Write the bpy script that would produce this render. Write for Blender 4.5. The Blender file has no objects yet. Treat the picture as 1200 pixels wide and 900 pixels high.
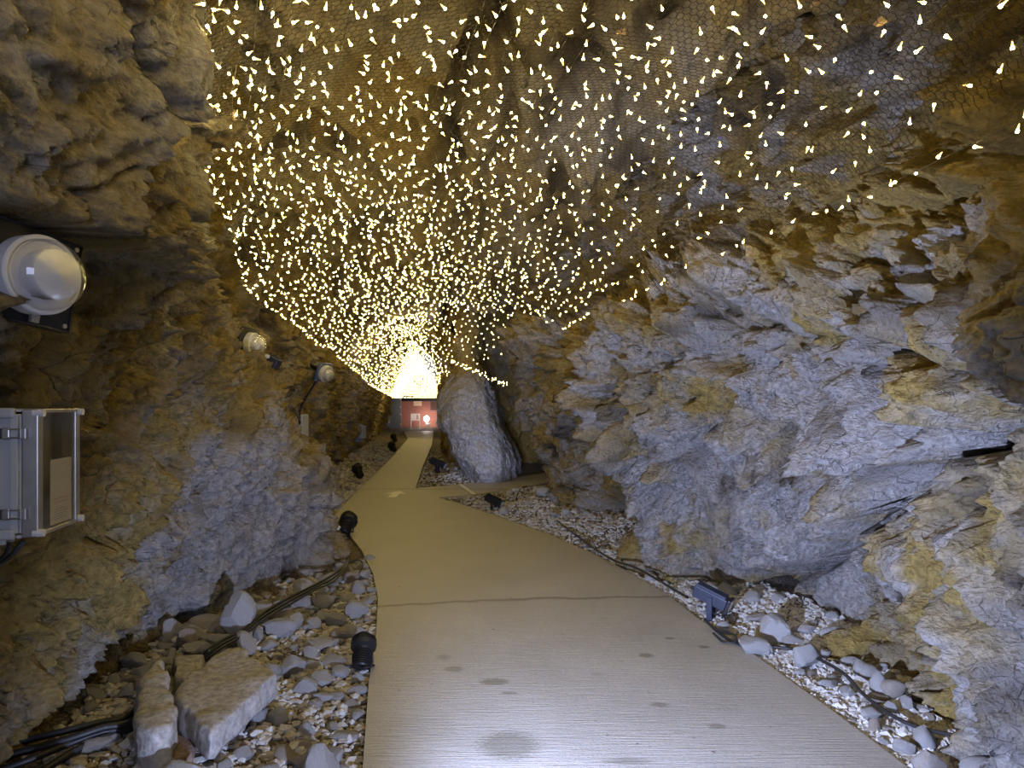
import bpy, bmesh, math, random
import numpy as np
from mathutils import Vector, Matrix

SC = bpy.context.scene
COL = SC.collection
F, HOR, EYE = 800.0, 472.0, 1.65          # focal length in px, horizon row, eye height
rng = np.random.default_rng(7)
random.seed(11)

def P(px, py, d):                          # picture point at distance d along the tunnel
    return Vector(((px - 600) / F * d, d, EYE - (py - HOR) / F * d))
def G(px, py, z=0.0):                      # picture point lying on the ground
    d = (EYE - z) * F / (py - HOR)
    return Vector(((px - 600) / F * d, d, z))

# ------------------------------------------------------------------ numpy noise
_T = np.random.default_rng(3).random((8192, 8)).astype(np.float32)
def _hash(i, j, k, s):
    h = (i * 73856093) ^ (j * 19349663) ^ (k * 83492791) ^ (s * 2654435761)
    h = (h ^ (h >> 13)) * 1274126177
    return (h ^ (h >> 16)) & 8191
def vnoise(p, scale, seed=0):
    q = p / scale; b = np.floor(q); f = (q - b).astype(np.float32); b = b.astype(np.int64)
    f = f * f * (3 - 2 * f); r = 0
    for a in (0, 1):
        for c in (0, 1):
            for e in (0, 1):
                w = (f[:, 0] if a else 1 - f[:, 0]) * (f[:, 1] if c else 1 - f[:, 1]) * (f[:, 2] if e else 1 - f[:, 2])
                r = r + w * _T[_hash(b[:, 0] + a, b[:, 1] + c, b[:, 2] + e, seed), 0]
    return r * 2 - 1
def fbm(p, scale, octs=4, seed=0, gain=.5):
    r = 0; a = 1
    for o in range(octs):
        r = r + a * vnoise(p, scale, seed + o * 17); a *= gain; scale *= .5
    return r
def facets(p, scale, seed=0, k=9.0, M=None, tilt=1.0):
    """broken-rock relief: every cell is a tilted plane; returns (height, cell value)"""
    q = p if M is None else p @ M
    q = q / scale
    b = np.floor(q - .5).astype(np.int64)
    W = 0; H = 0; V = 0; X = 0
    for a in (0, 1):
        for c in (0, 1):
            for e in (0, 1):
                i, j, l = b[:, 0] + a, b[:, 1] + c, b[:, 2] + e
                t = _T[_hash(i, j, l, seed)]
                dx = q[:, 0] - (i + .5 + (t[:, 0] - .5) * .8)
                dy = q[:, 1] - (j + .5 + (t[:, 1] - .5) * .8)
                dz = q[:, 2] - (l + .5 + (t[:, 2] - .5) * .8)
                w = np.exp(-k * (dx * dx + dy * dy + dz * dz))
                h = (t[:, 3] - .5) * 1.1 + tilt * (dx * (t[:, 4] - .5) + dy * (t[:, 5] - .5) + dz * (t[:, 6] - .5)) * 2.2
                W = W + w; H = H + w * h; V = V + w * t[:, 7]; X = np.maximum(X, w)
    W = W + 1e-9
    global EDGE
    EDGE = np.clip((1 - X / W) * 2.0, 0, 1)          # 1 on the joints between blocks
    return H / W, V / W

def bed(ang, ax=2.4, nx=1.0):
    """matrix stretching the relief along a bedding direction in the (depth, height) plane"""
    c, s = math.cos(ang), math.sin(ang)
    R = np.array([[nx, 0, 0], [0, c / ax, -s], [0, s / ax, c]])
    return R.astype(np.float32)

# ------------------------------------------------------------------ materials
def new_mat(name):
    m = bpy.data.materials.new(name); m.use_nodes = True
    nt = m.node_tree; nt.nodes.clear()
    out = nt.nodes.new('ShaderNodeOutputMaterial')
    bs = nt.nodes.new('ShaderNodeBsdfPrincipled')
    nt.links.new(bs.outputs[0], out.inputs[0])
    return m, nt, bs
def N(nt, t, **kw):
    n = nt.nodes.new(t)
    for k, v in kw.items():
        if k.startswith('i_'):
            key = k[2:]
            n.inputs[int(key) if key.isdigit() else key].default_value = v
        else: setattr(n, k, v)
    return n
def mixc(nt, fac, a, b):
    n = nt.nodes.new('ShaderNodeMix'); n.data_type = 'RGBA'
    for idx, v in ((0, fac), (6, a), (7, b)):
        if hasattr(v, 'links') or isinstance(v, bpy.types.NodeSocket): nt.links.new(v, n.inputs[idx])
        else: n.inputs[idx].default_value = v if idx == 0 else (*v, 1) if len(v) == 3 else v
    return n.outputs[2]
def math_(nt, op, a, b=None, clamp=False):
    n = nt.nodes.new('ShaderNodeMath'); n.operation = op; n.use_clamp = clamp
    for i, v in enumerate((a, b)):
        if v is None: continue
        if isinstance(v, bpy.types.NodeSocket): nt.links.new(v, n.inputs[i])
        else: n.inputs[i].default_value = v
    return n.outputs[0]
def ramp(nt, fac, lo, hi):
    n = nt.nodes.new('ShaderNodeMapRange'); n.clamp = True
    nt.links.new(fac, n.inputs[0]); n.inputs[1].default_value = lo; n.inputs[2].default_value = hi
    return n.outputs[0]
def plain(name, col, rough=.6, metal=0.0, noise=.0, nscale=30, bump=0.0):
    m, nt, bs = new_mat(name)
    bs.inputs['Roughness'].default_value = rough; bs.inputs['Metallic'].default_value = metal
    bs.inputs['Base Color'].default_value = (*col, 1)
    if noise or bump:
        tc = N(nt, 'ShaderNodeTexCoord'); no = N(nt, 'ShaderNodeTexNoise', i_Scale=nscale, i_Detail=4.0)
        nt.links.new(tc.outputs['Object'], no.inputs['Vector'])
        if noise:
            o = mixc(nt, ramp(nt, no.outputs[0], .3, .7), tuple(c * (1 - noise) for c in col), tuple(min(1, c * (1 + noise)) for c in col))
            nt.links.new(o, bs.inputs['Base Color'])
        if bump:
            b = N(nt, 'ShaderNodeBump', i_Strength=bump, i_Distance=.003)
            nt.links.new(no.outputs[0], b.inputs['Height']); nt.links.new(b.outputs[0], bs.inputs['Normal'])
    return m

def rock_mat(name, grey, ochre, dark, attr=True, bscale=1.0, bdist=.02):
    m, nt, bs = new_mat(name)
    geo = N(nt, 'ShaderNodeNewGeometry')
    tc = N(nt, 'ShaderNodeTexCoord'); pos = tc.outputs['Object']
    n1 = N(nt, 'ShaderNodeTexNoise', i_Scale=3.2 * bscale, i_Detail=8.0, i_Roughness=.68)
    n2 = N(nt, 'ShaderNodeTexNoise', i_Scale=22 * bscale, i_Detail=7.0, i_Roughness=.7)
    mp = N(nt, 'ShaderNodeMapping'); mp.inputs['Rotation'].default_value = (.75, 0, 0); mp.inputs['Scale'].default_value = (1, .45, 1.5)
    nt.links.new(pos, mp.inputs[0])
    wv = N(nt, 'ShaderNodeTexNoise', i_Scale=2.5 * bscale, i_Detail=3.0)
    nt.links.new(pos, wv.inputs['Vector'])
    ad = N(nt, 'ShaderNodeMixRGB', blend_type='ADD'); ad.inputs[0].default_value = .16
    nt.links.new(mp.outputs[0], ad.inputs[1]); nt.links.new(wv.outputs[1], ad.inputs[2])
    vo = N(nt, 'ShaderNodeTexVoronoi', feature='DISTANCE_TO_EDGE', i_Scale=9.0 * bscale)
    nt.links.new(ad.outputs[0], vo.inputs['Vector'])
    vo2 = N(nt, 'ShaderNodeTexVoronoi', feature='DISTANCE_TO_EDGE', i_Scale=26.0 * bscale)
    nt.links.new(ad.outputs[0], vo2.inputs['Vector'])
    vf = N(nt, 'ShaderNodeTexVoronoi', feature='F1', i_Scale=34.0 * bscale)
    nt.links.new(ad.outputs[0], vf.inputs['Vector'])
    for n in (n1, n2): nt.links.new(pos, n.inputs['Vector'])
    if attr:
        at = N(nt, 'ShaderNodeAttribute', attribute_name='ochre').outputs['Fac']
        dk = N(nt, 'ShaderNodeAttribute', attribute_name='dark').outputs['Fac']
    else:
        oi = N(nt, 'ShaderNodeObjectInfo')
        at = math_(nt, 'MULTIPLY', math_(nt, 'POWER', oi.outputs['Random'], 3.0), .8); dk = None
    f = math_(nt, 'ADD', at, math_(nt, 'MULTIPLY', math_(nt, 'SUBTRACT', n1.outputs[0], .5), 1.5))
    f = ramp(nt, f, .18, .82)
    c = mixc(nt, f, grey, ochre)
    v = ramp(nt, n2.outputs[0], .32, .68)
    c2 = N(nt, 'ShaderNodeMixRGB', blend_type='MULTIPLY'); c2.inputs[0].default_value = .85
    nt.links.new(c, c2.inputs[1]); 
    gr = N(nt, 'ShaderNodeCombineColor')
    vv = math_(nt, 'ADD', math_(nt, 'MULTIPLY', v, .85), .38)
    for i in range(3): nt.links.new(vv, gr.inputs[i])
    nt.links.new(gr.outputs[0], c2.inputs[2])
    c = c2.outputs[0]
    if dk is not None:
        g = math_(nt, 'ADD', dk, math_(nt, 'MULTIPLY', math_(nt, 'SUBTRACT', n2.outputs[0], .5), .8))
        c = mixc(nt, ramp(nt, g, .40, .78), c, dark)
    crack = ramp(nt, vo.outputs[0], 0.0, .014)
    crackm = math_(nt, 'MAXIMUM', crack, ramp(nt, n1.outputs[0], .41, .48))     # only some joints are open
    c = mixc(nt, crackm, dark, c)
    nt.links.new(c, bs.inputs['Base Color'])
    bs.inputs['Roughness'].default_value = .82
    bs.inputs['Specular IOR Level'].default_value = .3
    h = math_(nt, 'ADD', math_(nt, 'MULTIPLY', crackm, .3), math_(nt, 'MULTIPLY', n2.outputs[0], 1.3))
    h = math_(nt, 'ADD', h, math_(nt, 'MULTIPLY', ramp(nt, vo2.outputs[0], 0, .3), .10))
    h = math_(nt, 'ADD', h, math_(nt, 'MULTIPLY', vf.outputs[0], .25))
    h = math_(nt, 'ADD', h, math_(nt, 'MULTIPLY', n1.outputs[0], 1.6))
    b = N(nt, 'ShaderNodeBump', i_Strength=1.0, i_Distance=bdist * 1.35)
    nt.links.new(h, b.inputs['Height']); nt.links.new(b.outputs[0], bs.inputs['Normal'])
    return m

GREY, OCHRE, DARK = (.40, .375, .36), (.33, .235, .07), (.055, .042, .032)
M_ROCK = rock_mat('fractured_rock', GREY, OCHRE, DARK, bdist=.03)
M_CEIL = rock_mat('ceiling_rock', (.40, .35, .26), (.38, .28, .11), DARK)
M_STONE = rock_mat('loose_stone', (.46, .45, .45), (.36, .30, .24), DARK, attr=False, bscale=2.2, bdist=.004)
M_SLAB = rock_mat('slab_stone', (.42, .40, .39), (.38, .355, .33), (.26, .24, .22), attr=False, bscale=1.2, bdist=.004)
M_BLACK = plain('black_rubber', (.012, .012, .014), .5)
M_BLACKMETAL = plain('black_metal', (.016, .016, .02), .42, .4, bump=.2)
M_BLUEBLACK = plain('blue_black_housing', (.03, .035, .06), .38, .3)
M_WHITEPL = plain('white_plastic', (.62, .62, .66), .38)
M_STEEL = plain('stainless_steel', (.52, .51, .5), .32, .9, noise=.12, nscale=18)
M_GREYPL = plain('grey_plastic', (.42, .43, .46), .5)
M_PAPER = plain('paper', (.8, .78, .72), .8)
M_INK = plain('red_ink', (.6, .3, .22), .8)
M_INKG = plain('grey_ink', (.25, .25, .27), .8)
M_DARKIN = plain('dark_interior', (.1, .1, .1), .6)
M_WIRE = plain('dark_netting_wire', (.03, .022, .014), .5, .6)
M_CORD = plain('string_cord', (.03, .022, .016), .6)
M_PAINT = plain('white_paint', (.85, .84, .8), .6)

def glass_mat(name, col=(1, 1, 1), rough=.04, fac=.75):
    m = bpy.data.materials.new(name); m.use_nodes = True; nt = m.node_tree; nt.nodes.clear()
    out = nt.nodes.new('ShaderNodeOutputMaterial'); mx = nt.nodes.new('ShaderNodeMixShader')
    tr = nt.nodes.new('ShaderNodeBsdfTransparent'); tr.inputs[0].default_value = (*col, 1)
    gl = nt.nodes.new('ShaderNodeBsdfGlossy'); gl.inputs[0].default_value = (.9, .9, .88, 1); gl.inputs['Roughness'].default_value = rough
    fr = nt.nodes.new('ShaderNodeLayerWeight'); fr.inputs[0].default_value = .5
    a = math_(nt, 'ADD', math_(nt, 'MULTIPLY', math_(nt, 'POWER', fr.outputs[1], 3.5), .6), 1 - fac, True)
    nt.links.new(a, mx.inputs[0]); nt.links.new(tr.outputs[0], mx.inputs[1]); nt.links.new(gl.outputs[0], mx.inputs[2])
    nt.links.new(mx.outputs[0], out.inputs[0]); return m
M_GLASS = glass_mat('clear_dome_glass', fac=.9)
M_CLEAR = glass_mat('clear_lid_plastic', (.86, .85, .82), .08, .94)

def emit(name, col, s):
    m = bpy.data.materials.new(name); m.use_nodes = True; nt = m.node_tree; nt.nodes.clear()
    out = nt.nodes.new('ShaderNodeOutputMaterial'); e = nt.nodes.new('ShaderNodeEmission')
    e.inputs[0].default_value = (*col, 1); e.inputs[1].default_value = s
    nt.links.new(e.outputs[0], out.inputs[0]); return m
BULB = 26.0
M_LED = emit('led_glow', (1, .77, .27), BULB)
M_TIP = emit('led_tip', (1, .66, .18), 3.2)
M_TIP.cycles.emission_sampling = 'NONE'
M_LAMP = emit('lamp_glow', (1, .86, .8), 25)

# ------------------------------------------------------------------ mesh helpers
def tag(o, label=None, cat=None, group=None, kind=None):
    if label: o['label'] = label
    if cat: o['category'] = cat
    if group: o['group'] = group
    if kind: o['kind'] = kind
    return o
def link(name, me, mat=None, parent=None, loc=None):
    o = bpy.data.objects.new(name, me); COL.objects.link(o)
    if mat is not None and not me.materials: me.materials.append(mat)
    if parent: o.parent = parent
    if loc is not None: o.location = loc
    return o
def np_mesh(name, V, Fc, smooth=True):
    """V (n,3), Fc (m,k) uniform polygons"""
    me = bpy.data.meshes.new(name)
    n, m, k = len(V), len(Fc), Fc.shape[1]
    me.vertices.add(n); me.vertices.foreach_set('co', np.ascontiguousarray(V, dtype=np.float32).ravel())
    me.loops.add(m * k); me.loops.foreach_set('vertex_index', Fc.astype(np.int32).ravel())
    me.polygons.add(m); me.polygons.foreach_set('loop_start', np.arange(0, m * k, k, dtype=np.int32))
    me.update(calc_edges=True)
    me.polygons.foreach_set('use_smooth', np.full(m, smooth))
    return me
def attr(me, name, vals):
    a = me.attributes.new(name, 'FLOAT', 'POINT'); a.data.foreach_set('value', vals.astype(np.float32))
def grid_faces(nu, nv, flip=False):
    i = np.arange(nu - 1)[:, None] * nv + np.arange(nv - 1)[None, :]
    f = np.stack([i, i + nv, i + nv + 1, i + 1], -1).reshape(-1, 4)
    return f[:, ::-1] if flip else f
def bm_obj(name, bm, mat, parent=None, loc=None, smooth=False):
    me = bpy.data.meshes.new(name); bm.to_mesh(me); bm.free()
    if smooth:
        for p in me.polygons: p.use_smooth = True
    return link(name, me, mat, parent, loc)
def box(bm, c, s, R=None, bev=0.0):
    g = bmesh.ops.create_cube(bm, size=1.0)['verts']
    M = Matrix.Translation(c) @ (R.to_4x4() if R is not None else Matrix()) @ Matrix.Diagonal((*s, 1))
    bmesh.ops.transform(bm, matrix=M, verts=g)
    if bev:
        es = list({e for v in g for e in v.link_edges})
        bmesh.ops.bevel(bm, geom=es, offset=bev, segments=2, affect='EDGES', profile=.6)
def cyl(bm, a, b, r1, r2=None, n=20, cap=True):
    a, b = Vector(a), Vector(b); r2 = r1 if r2 is None else r2
    g = bmesh.ops.create_cone(bm, cap_ends=cap, segments=n, radius1=r1, radius2=r2, depth=(b - a).length)['verts']
    M = Matrix.Translation((a + b) / 2) @ (b - a).to_track_quat('Z', 'Y').to_matrix().to_4x4()
    bmesh.ops.transform(bm, matrix=M, verts=g)
def lathe(bm, prof, n=40, M=None):
    vs = []
    for r, z in prof:
        if r < 1e-6: vs.append([bm.verts.new((0, 0, z))])
        else: vs.append([bm.verts.new((r * math.cos(2 * math.pi * i / n), r * math.sin(2 * math.pi * i / n), z)) for i in range(n)])
    for a, b in zip(vs, vs[1:]):
        for i in range(n):
            j = (i + 1) % n
            if len(a) == 1 and len(b) == 1: continue
            if len(a) == 1: bm.faces.new((a[0], b[i], b[j]))
            elif len(b) == 1: bm.faces.new((a[i], a[j], b[0]))
            else: bm.faces.new((a[i], a[j], b[j], b[i]))
    if M is not None: bmesh.ops.transform(bm, matrix=M, verts=[v for r in vs for v in r])
def tube_arrays(pts, r, n=5):
    pts = np.asarray(pts, float); t = np.gradient(pts, axis=0); t /= np.linalg.norm(t, axis=1)[:, None] + 1e-9
    up = np.array([0, 0, 1.0]); a = np.cross(t, up); bad = np.linalg.norm(a, axis=1) < .1
    a[bad] = np.cross(t[bad], [1, 0, 0]); a /= np.linalg.norm(a, axis=1)[:, None]; b = np.cross(t, a)
    an = np.arange(n) * 2 * np.pi / n
    V = pts[:, None] + r * (np.cos(an)[None, :, None] * a[:, None] + np.sin(an)[None, :, None] * b[:, None])
    m = len(pts); i = np.arange(m - 1)[:, None] * n; j = np.arange(n)[None]
    Fc = np.stack([i + j, i + (j + 1) % n, i + n + (j + 1) % n, i + n + j], -1).reshape(-1, 4)
    return V.reshape(-1, 3), Fc
def smooth_path(pts, per=8):
    pts = np.array([tuple(p) for p in pts], float); n = len(pts); out = []
    for i in range(n - 1):
        p0, p1, p2, p3 = pts[max(i - 1, 0)], pts[i], pts[i + 1], pts[min(i + 2, n - 1)]
        for s in np.arange(per) / per:
            out.append(.5 * ((2 * p1) + (-p0 + p2) * s + (2 * p0 - 5 * p1 + 4 * p2 - p3) * s * s + (-p0 + 3 * p1 - 3 * p2 + p3) * s ** 3))
    out.append(pts[-1]); return np.array(out)
def cable(name, pts, r, mat, parent=None):
    V, Fc = tube_arrays(smooth_path(pts), r, 8)
    return link(name, np_mesh(name, V, Fc), mat, parent)

# ------------------------------------------------------------------ path outline (on the ground)
LE = [(425, 900), (432, 800), (441, 740), (443, 700), (437, 672), (424, 645), (406, 622), (393, 603), (411, 583), (432, 563), (462, 533), (478, 514), (473, 505)]
RE = [(508, 505), (506, 522), (496, 545), (487, 572)]
SU = [(540, 567.5), (590, 561), (640, 554), (690, 547)]
SL = [(690, 559), (640, 566), (605, 572.5), (553, 580), (513, 583)]
NE = [(545, 592), (600, 611), (650, 629), (700, 651), (740, 672), (783, 697), (821, 727), (876, 761), (928, 799), (980, 836), (1065, 900)]
left_edge = [G(*p) for p in LE]; near_edge = [G(*p) for p in NE]
start_l = [Vector((-.66, -3.2, 0)), Vector((-.66, 1.2, 0))]
e = (near_edge[-1] - near_edge[-2]).normalized()
start_r = [near_edge[-1] + e * .9, Vector((1.62, .6, 0)), Vector((1.45, -3.2, 0))]
poly = start_l + left_edge + [G(*p) for p in RE] + [G(*p) for p in SU] + [G(*p) for p in SL] + near_edge + start_r
PX = np.array([(p.x, p.y) for p in poly])
def poly_dist(x, y):
    """signed distance to the walkway outline (negative inside)"""
    x = np.asarray(x, float); y = np.asarray(y, float)
    d = np.full(x.shape, 1e9); ins = np.zeros(x.shape, bool)
    for i in range(len(PX)):
        a = PX[i]; b = PX[(i + 1) % len(PX)]; ab = b - a
        t = np.clip(((x - a[0]) * ab[0] + (y - a[1]) * ab[1]) / (ab @ ab), 0, 1)
        d = np.minimum(d, np.hypot(x - a[0] - t * ab[0], y - a[1] - t * ab[1]))
        c = ((a[1] > y) != (b[1] > y)) & (x < (b[0] - a[0]) * (y - a[1]) / (b[1] - a[1] + 1e-12) + a[0])
        ins ^= c
    return np.where(ins, -d, d)
def ground(x, y):
    d = poly_dist(x, y); x = np.asarray(x, float); y = np.asarray(y, float)
    s = np.clip(d / 1.0, 0, 1); s = s * s * (3 - 2 * s)
    p = np.stack([x.ravel(), y.ravel(), np.zeros(x.size)], 1)
    n = fbm(p, .5, 3, 5).reshape(x.shape)
    return np.where(d < 0.0, -.06, -.03 + .15 * s + .025 * n * np.clip(d / .2, 0, 1))

# ------------------------------------------------------------------ rock walls
def table_surface(ds, hs, tab, D, H):
    """smooth interpolation of wall offsets over depth and height"""
    tab = np.array(tab, float); L = np.log(np.array(ds) + 5.0); LD = np.log(D + 5.0)
    def cr(xs, ys, x):
        i = np.clip(np.searchsorted(xs, x) - 1, 0, len(xs) - 2); t = np.clip((x - xs[i]) / (xs[i + 1] - xs[i]), 0, 1)
        m = np.gradient(ys, xs, axis=0)
        dx = (xs[i + 1] - xs[i])
        sh = (slice(None),) + (None,) * (ys.ndim - 1)
        t = t[sh]; dx = dx[sh]
        return (2 * t**3 - 3 * t**2 + 1) * ys[i] + (t**3 - 2 * t**2 + t) * dx * m[i] + (-2 * t**3 + 3 * t**2) * ys[i + 1] + (t**3 - t**2) * dx * m[i + 1]
    A = cr(L, tab, LD)                       # (nD, nh)
    return cr(np.array(hs, float), A.T.copy(), H).T
def depth_samples(ds, col, n, d0, d1):
    t = np.linspace(0, 1, 6000); d = d0 + (d1 - d0) * t ** 2
    x = np.interp(d, ds, col); seg = np.hypot(np.diff(d), np.diff(x)) / np.maximum(np.abs(d[1:]), 1.6)
    seg[d[1:] < 1.5] *= .3
    s = np.concatenate([[0], np.cumsum(seg)]); return np.interp(np.linspace(0, s[-1], n), s, d)

def build_wall(name, ds, hs, tab, n, m, d0, d1, side, seed, relief, colour, mat):
    ds = list(ds); h0, h1 = -.15, hs[-1] + 1.4
    D = depth_samples(ds, np.array(tab)[:, len(hs) // 2], n, d0, d1); H = np.linspace(h0, h1, m)
    X = table_surface(ds, hs, tab, D, np.clip(H, hs[0], hs[-1]))
    Pt = np.stack([X, np.broadcast_to(D[:, None], X.shape), np.broadcast_to(H[None], X.shape)], -1)
    du = np.gradient(Pt, axis=0); dv = np.gradient(Pt, axis=1)
    Nn = np.cross(du, dv); Nn /= np.linalg.norm(Nn, axis=-1)[..., None]
    if (Nn[..., 0].mean() * side) > 0: Nn = -Nn      # towards the tunnel
    p = Pt.reshape(-1, 3).astype(np.float32); nn = Nn.reshape(-1, 3)
    disp, oc, dk = relief(p, seed)
    V = p + nn * disp[:, None]
    me = np_mesh(name, V, grid_faces(n, m, flip=side > 0))
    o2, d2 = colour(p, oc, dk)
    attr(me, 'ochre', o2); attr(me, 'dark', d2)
    o = link(name, me, mat); o['kind'] = 'structure'
    return o, V.reshape(n, m, 3)

def crease(p, line, width):
    """distance to a polyline in the (depth, height) plane and the signed side"""
    y, z = p[:, 1], p[:, 2]; best = np.full(len(p), 1e9); side = np.zeros(len(p))
    w = .05 * fbm(p, .25, 2, 300); y = y + w; z = z + .05 * fbm(p, .22, 2, 301)
    for (a0, a1), (b0, b1) in zip(line, line[1:]):
        dx, dy = b0 - a0, b1 - a1; t = np.clip(((y - a0) * dx + (z - a1) * dy) / (dx * dx + dy * dy), 0, 1)
        d = np.hypot(y - a0 - t * dx, z - a1 - t * dy); cr = dx * (z - a1) - dy * (y - a0)
        side = np.where(d < best, np.sign(cr), side); best = np.minimum(best, d)
    return best, side
def strata(p, ang, spacing, seed, warp=.35):
    """overlapping plates: slow rise then a sudden step"""
    s = (-math.sin(ang) * p[:, 1] + math.cos(ang) * p[:, 2] + .3 * p[:, 0]) / spacing + warp * fbm(p, spacing * 2.2, 3, seed) * 2
    k = np.floor(s); f = s - k; amp = .3 + .9 * _T[(k.astype(np.int64) * 37 + seed) & 8191, 1]
    a2 = np.clip(.5 + fbm(p, spacing * 1.6, 2, seed + 5), 0, 1.3)
    return (np.minimum(f / .82, (1 - f) / .18) - .5) * amp * a2
BEDR = bed(.75, 2.3); BEDL = bed(.9, 2.2)
def relief_right(p, s):
    w = p + .12 * np.stack([fbm(p, .5, 3, 90), fbm(p, .5, 3, 91), fbm(p, .5, 3, 92)], 1).astype(np.float32)
    a, va = facets(w, .85, s, 16); b, vb = facets(w, .36, s + 1, 20, BEDR); eb = EDGE; c, vc = facets(w, .16, s + 2, 20, BEDR); ec = EDGE
    d, vd = facets(w, .075, s + 3, 18, BEDR); e, ve = facets(w, .036, s + 4, 16)
    rough = np.clip(.85 + .7 * fbm(p, .9, 2, 33), .35, 1.4)
    sm = np.exp(-(((p[:, 1] - 5.2) / .8) ** 2 + ((p[:, 2] - .2) / .5) ** 2)); rough = rough * (1 - .65 * sm)
    disp = .17 * a + .20 * b * rough + .15 * c * rough + .08 * d * rough + .036 * e * rough + .012 * fbm(p, .05, 3, 12)
    jm = np.clip(.5 + 1.2 * fbm(p, .5, 3, 222), 0, 1); disp -= rough * (.12 * eb ** 4 * jm + .07 * ec ** 4 * np.clip(.5 + 1.4 * fbm(p, .35, 2, 223), 0, 1))
    nearlow = np.clip((4.6 - p[:, 1]) / .5, 0, 1) * np.clip((1.45 - p[:, 2]) / .3, 0, 1)
    disp += (.07 * rough + .12 * nearlow) * strata(w, .85, .33, 60) + .03 * rough * strata(w, .75, .12, 61)
    def fold(line, groove, gw, up, uw, dn, dw):
        nonlocal disp
        dist, sd = crease(p, line, gw)
        disp = disp - groove * np.exp(-(dist / gw) ** 1.5) + np.where(sd > 0, up * np.exp(-dist / uw), dn * np.exp(-dist / dw))
    fold([(2.3, 1.55), (2.72, 1.62), (3.07, 1.54), (3.55, 1.33), (4.36, .95), (5.1, .48), (5.8, .07)], .34, .07, .22, .45, -.17, .40)
    fold([(2.3, 2.58), (2.6, 2.65), (3.15, 2.72), (3.6, 2.69), (3.64, 2.25)], .10, .035, .06, .3, -.02, .3)
    fold([(2.4, 1.72), (3.0, 1.88), (3.65, 2.0), (4.2, 2.05), (5.2, 2.3), (5.8, 2.6)], .14, .06, .10, .35, -.06, .3)
    fold([(4.5, 1.05), (3.9, .75), (3.5, .45), (3.2, .1)], .14, .07, -.10, .25, .10, .35)
    fold([(7.6, .3), (7.9, .75), (8.5, 1.05), (9.1, .8), (9.5, .1)], .05, .05, .10, .3, -.35, .5)
    fold([(6.9, 2.9), (7.4, 2.2), (7.9, 1.4)], .10, .06, .04, .3, .04, .3)
    oc = .40 + .34 * fbm(p, .55, 4, 40) + .55 * (vb - .5) + .55 * (vc - .5)
    dk = .25 + .3 * fbm(p, .4, 3, 44) + .3 * (vd - .5)
    return disp, oc, dk
def colour_right(p, oc, dk):
    y, z = p[:, 1], p[:, 2]
    oc = oc + .35 * np.exp(-((z - 3.0) / .5) ** 2) + .7 * np.exp(-(((y - 8.6) / 1.3) ** 2)) * (z < 2.6)
    oc = oc - .25 * np.exp(-(((y - 5.8) / 1.0) ** 2 + ((z - 1.5) / 1.1) ** 2)) + .25 * np.exp(-(((y - 3.6) / .8) ** 2 + ((z - .3) / .6) ** 2))
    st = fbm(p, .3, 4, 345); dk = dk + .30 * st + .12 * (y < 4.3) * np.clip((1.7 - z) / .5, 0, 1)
    return oc, dk
def relief_left(p, s):
    w = p + .12 * np.stack([fbm(p, .6, 3, 80), fbm(p, .6, 3, 81), fbm(p, .6, 3, 82)], 1).astype(np.float32)
    a, va = facets(w, .9, s, 14); b, vb = facets(w, .4, s + 1, 20, BEDL); eb = EDGE; c, vc = facets(w, .16, s + 2, 20, BEDL); ec = EDGE
    d, vd = facets(w, .075, s + 3, 18, BEDL); e, ve = facets(w, .035, s + 4, 16)
    y, z = p[:, 1], p[:, 2]
    up = np.clip((z - 2.0) / .8, 0, 1) * np.clip((4.6 - y) / 1.2, 0, 1)
    low = np.exp(-(((y - 5.6) / 1.3) ** 2 + ((z - .5) / .8) ** 2))
    r = 1 - .5 * up - .25 * low
    disp = .14 * a + .17 * b * (1 - .2 * low) + .11 * c * r * (1 - .55 * low) + .062 * d * r * (1 - .5 * low) + .032 * e * r * (1 - .3 * low) + .010 * fbm(p, .05, 3, 13)
    jm = np.clip(.5 + 1.2 * fbm(p, .5, 3, 222), 0, 1); disp -= r * (.11 * eb ** 4 * jm + .06 * ec ** 4 * np.clip(.5 + 1.4 * fbm(p, .35, 2, 223), 0, 1))
    disp += (.05 + .04 * low) * strata(w, .95, .38, 70) + (.022 + .02 * low) * strata(w, .95, .14, 71)
    disp *= 1 - .1 * np.clip((y - 7) / 1.5, 0, 1)
    disp += .24 * np.exp(-(((y - 2.3) / .8) ** 2)) * np.clip((z - 2.22) / .04, 0, 1) * np.exp(-np.maximum(z - 2.3, 0) / .8)
    for ln, g in (([(2.8, .5), (3.2, .78), (3.55, 1.08), (4, 1.41)], .08), ([(3.8, .15), (4.26, .54), (5.15, .83), (5.8, 1.16)], .09), ([(3.2, .1), (3.6, .6), (4.0, .95)], .05),
                  ([(2.4, 3.0), (2.9, 2.75), (3.3, 2.8), (3.6, 2.3), (3.5, 1.9)], .09), ([(2.9, 2.4), (2.95, 2.1), (2.85, 1.9)], .08), ([(5.0, .1), (5.6, .6), (6.3, .9)], .05)):
        dist, sd = crease(p, ln, .04); disp = disp - g * np.exp(-(dist / .035) ** 1.5) + np.where(sd > 0, .03, -.015) * np.exp(-dist / .25)
    oc = .72 + .3 * fbm(p, .6, 4, 50) + .35 * (vb - .5) + .35 * (vc - .5)
    dk = .22 + .3 * fbm(p, .5, 3, 54) + .3 * (vd - .5)
    return disp, oc, dk
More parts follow.
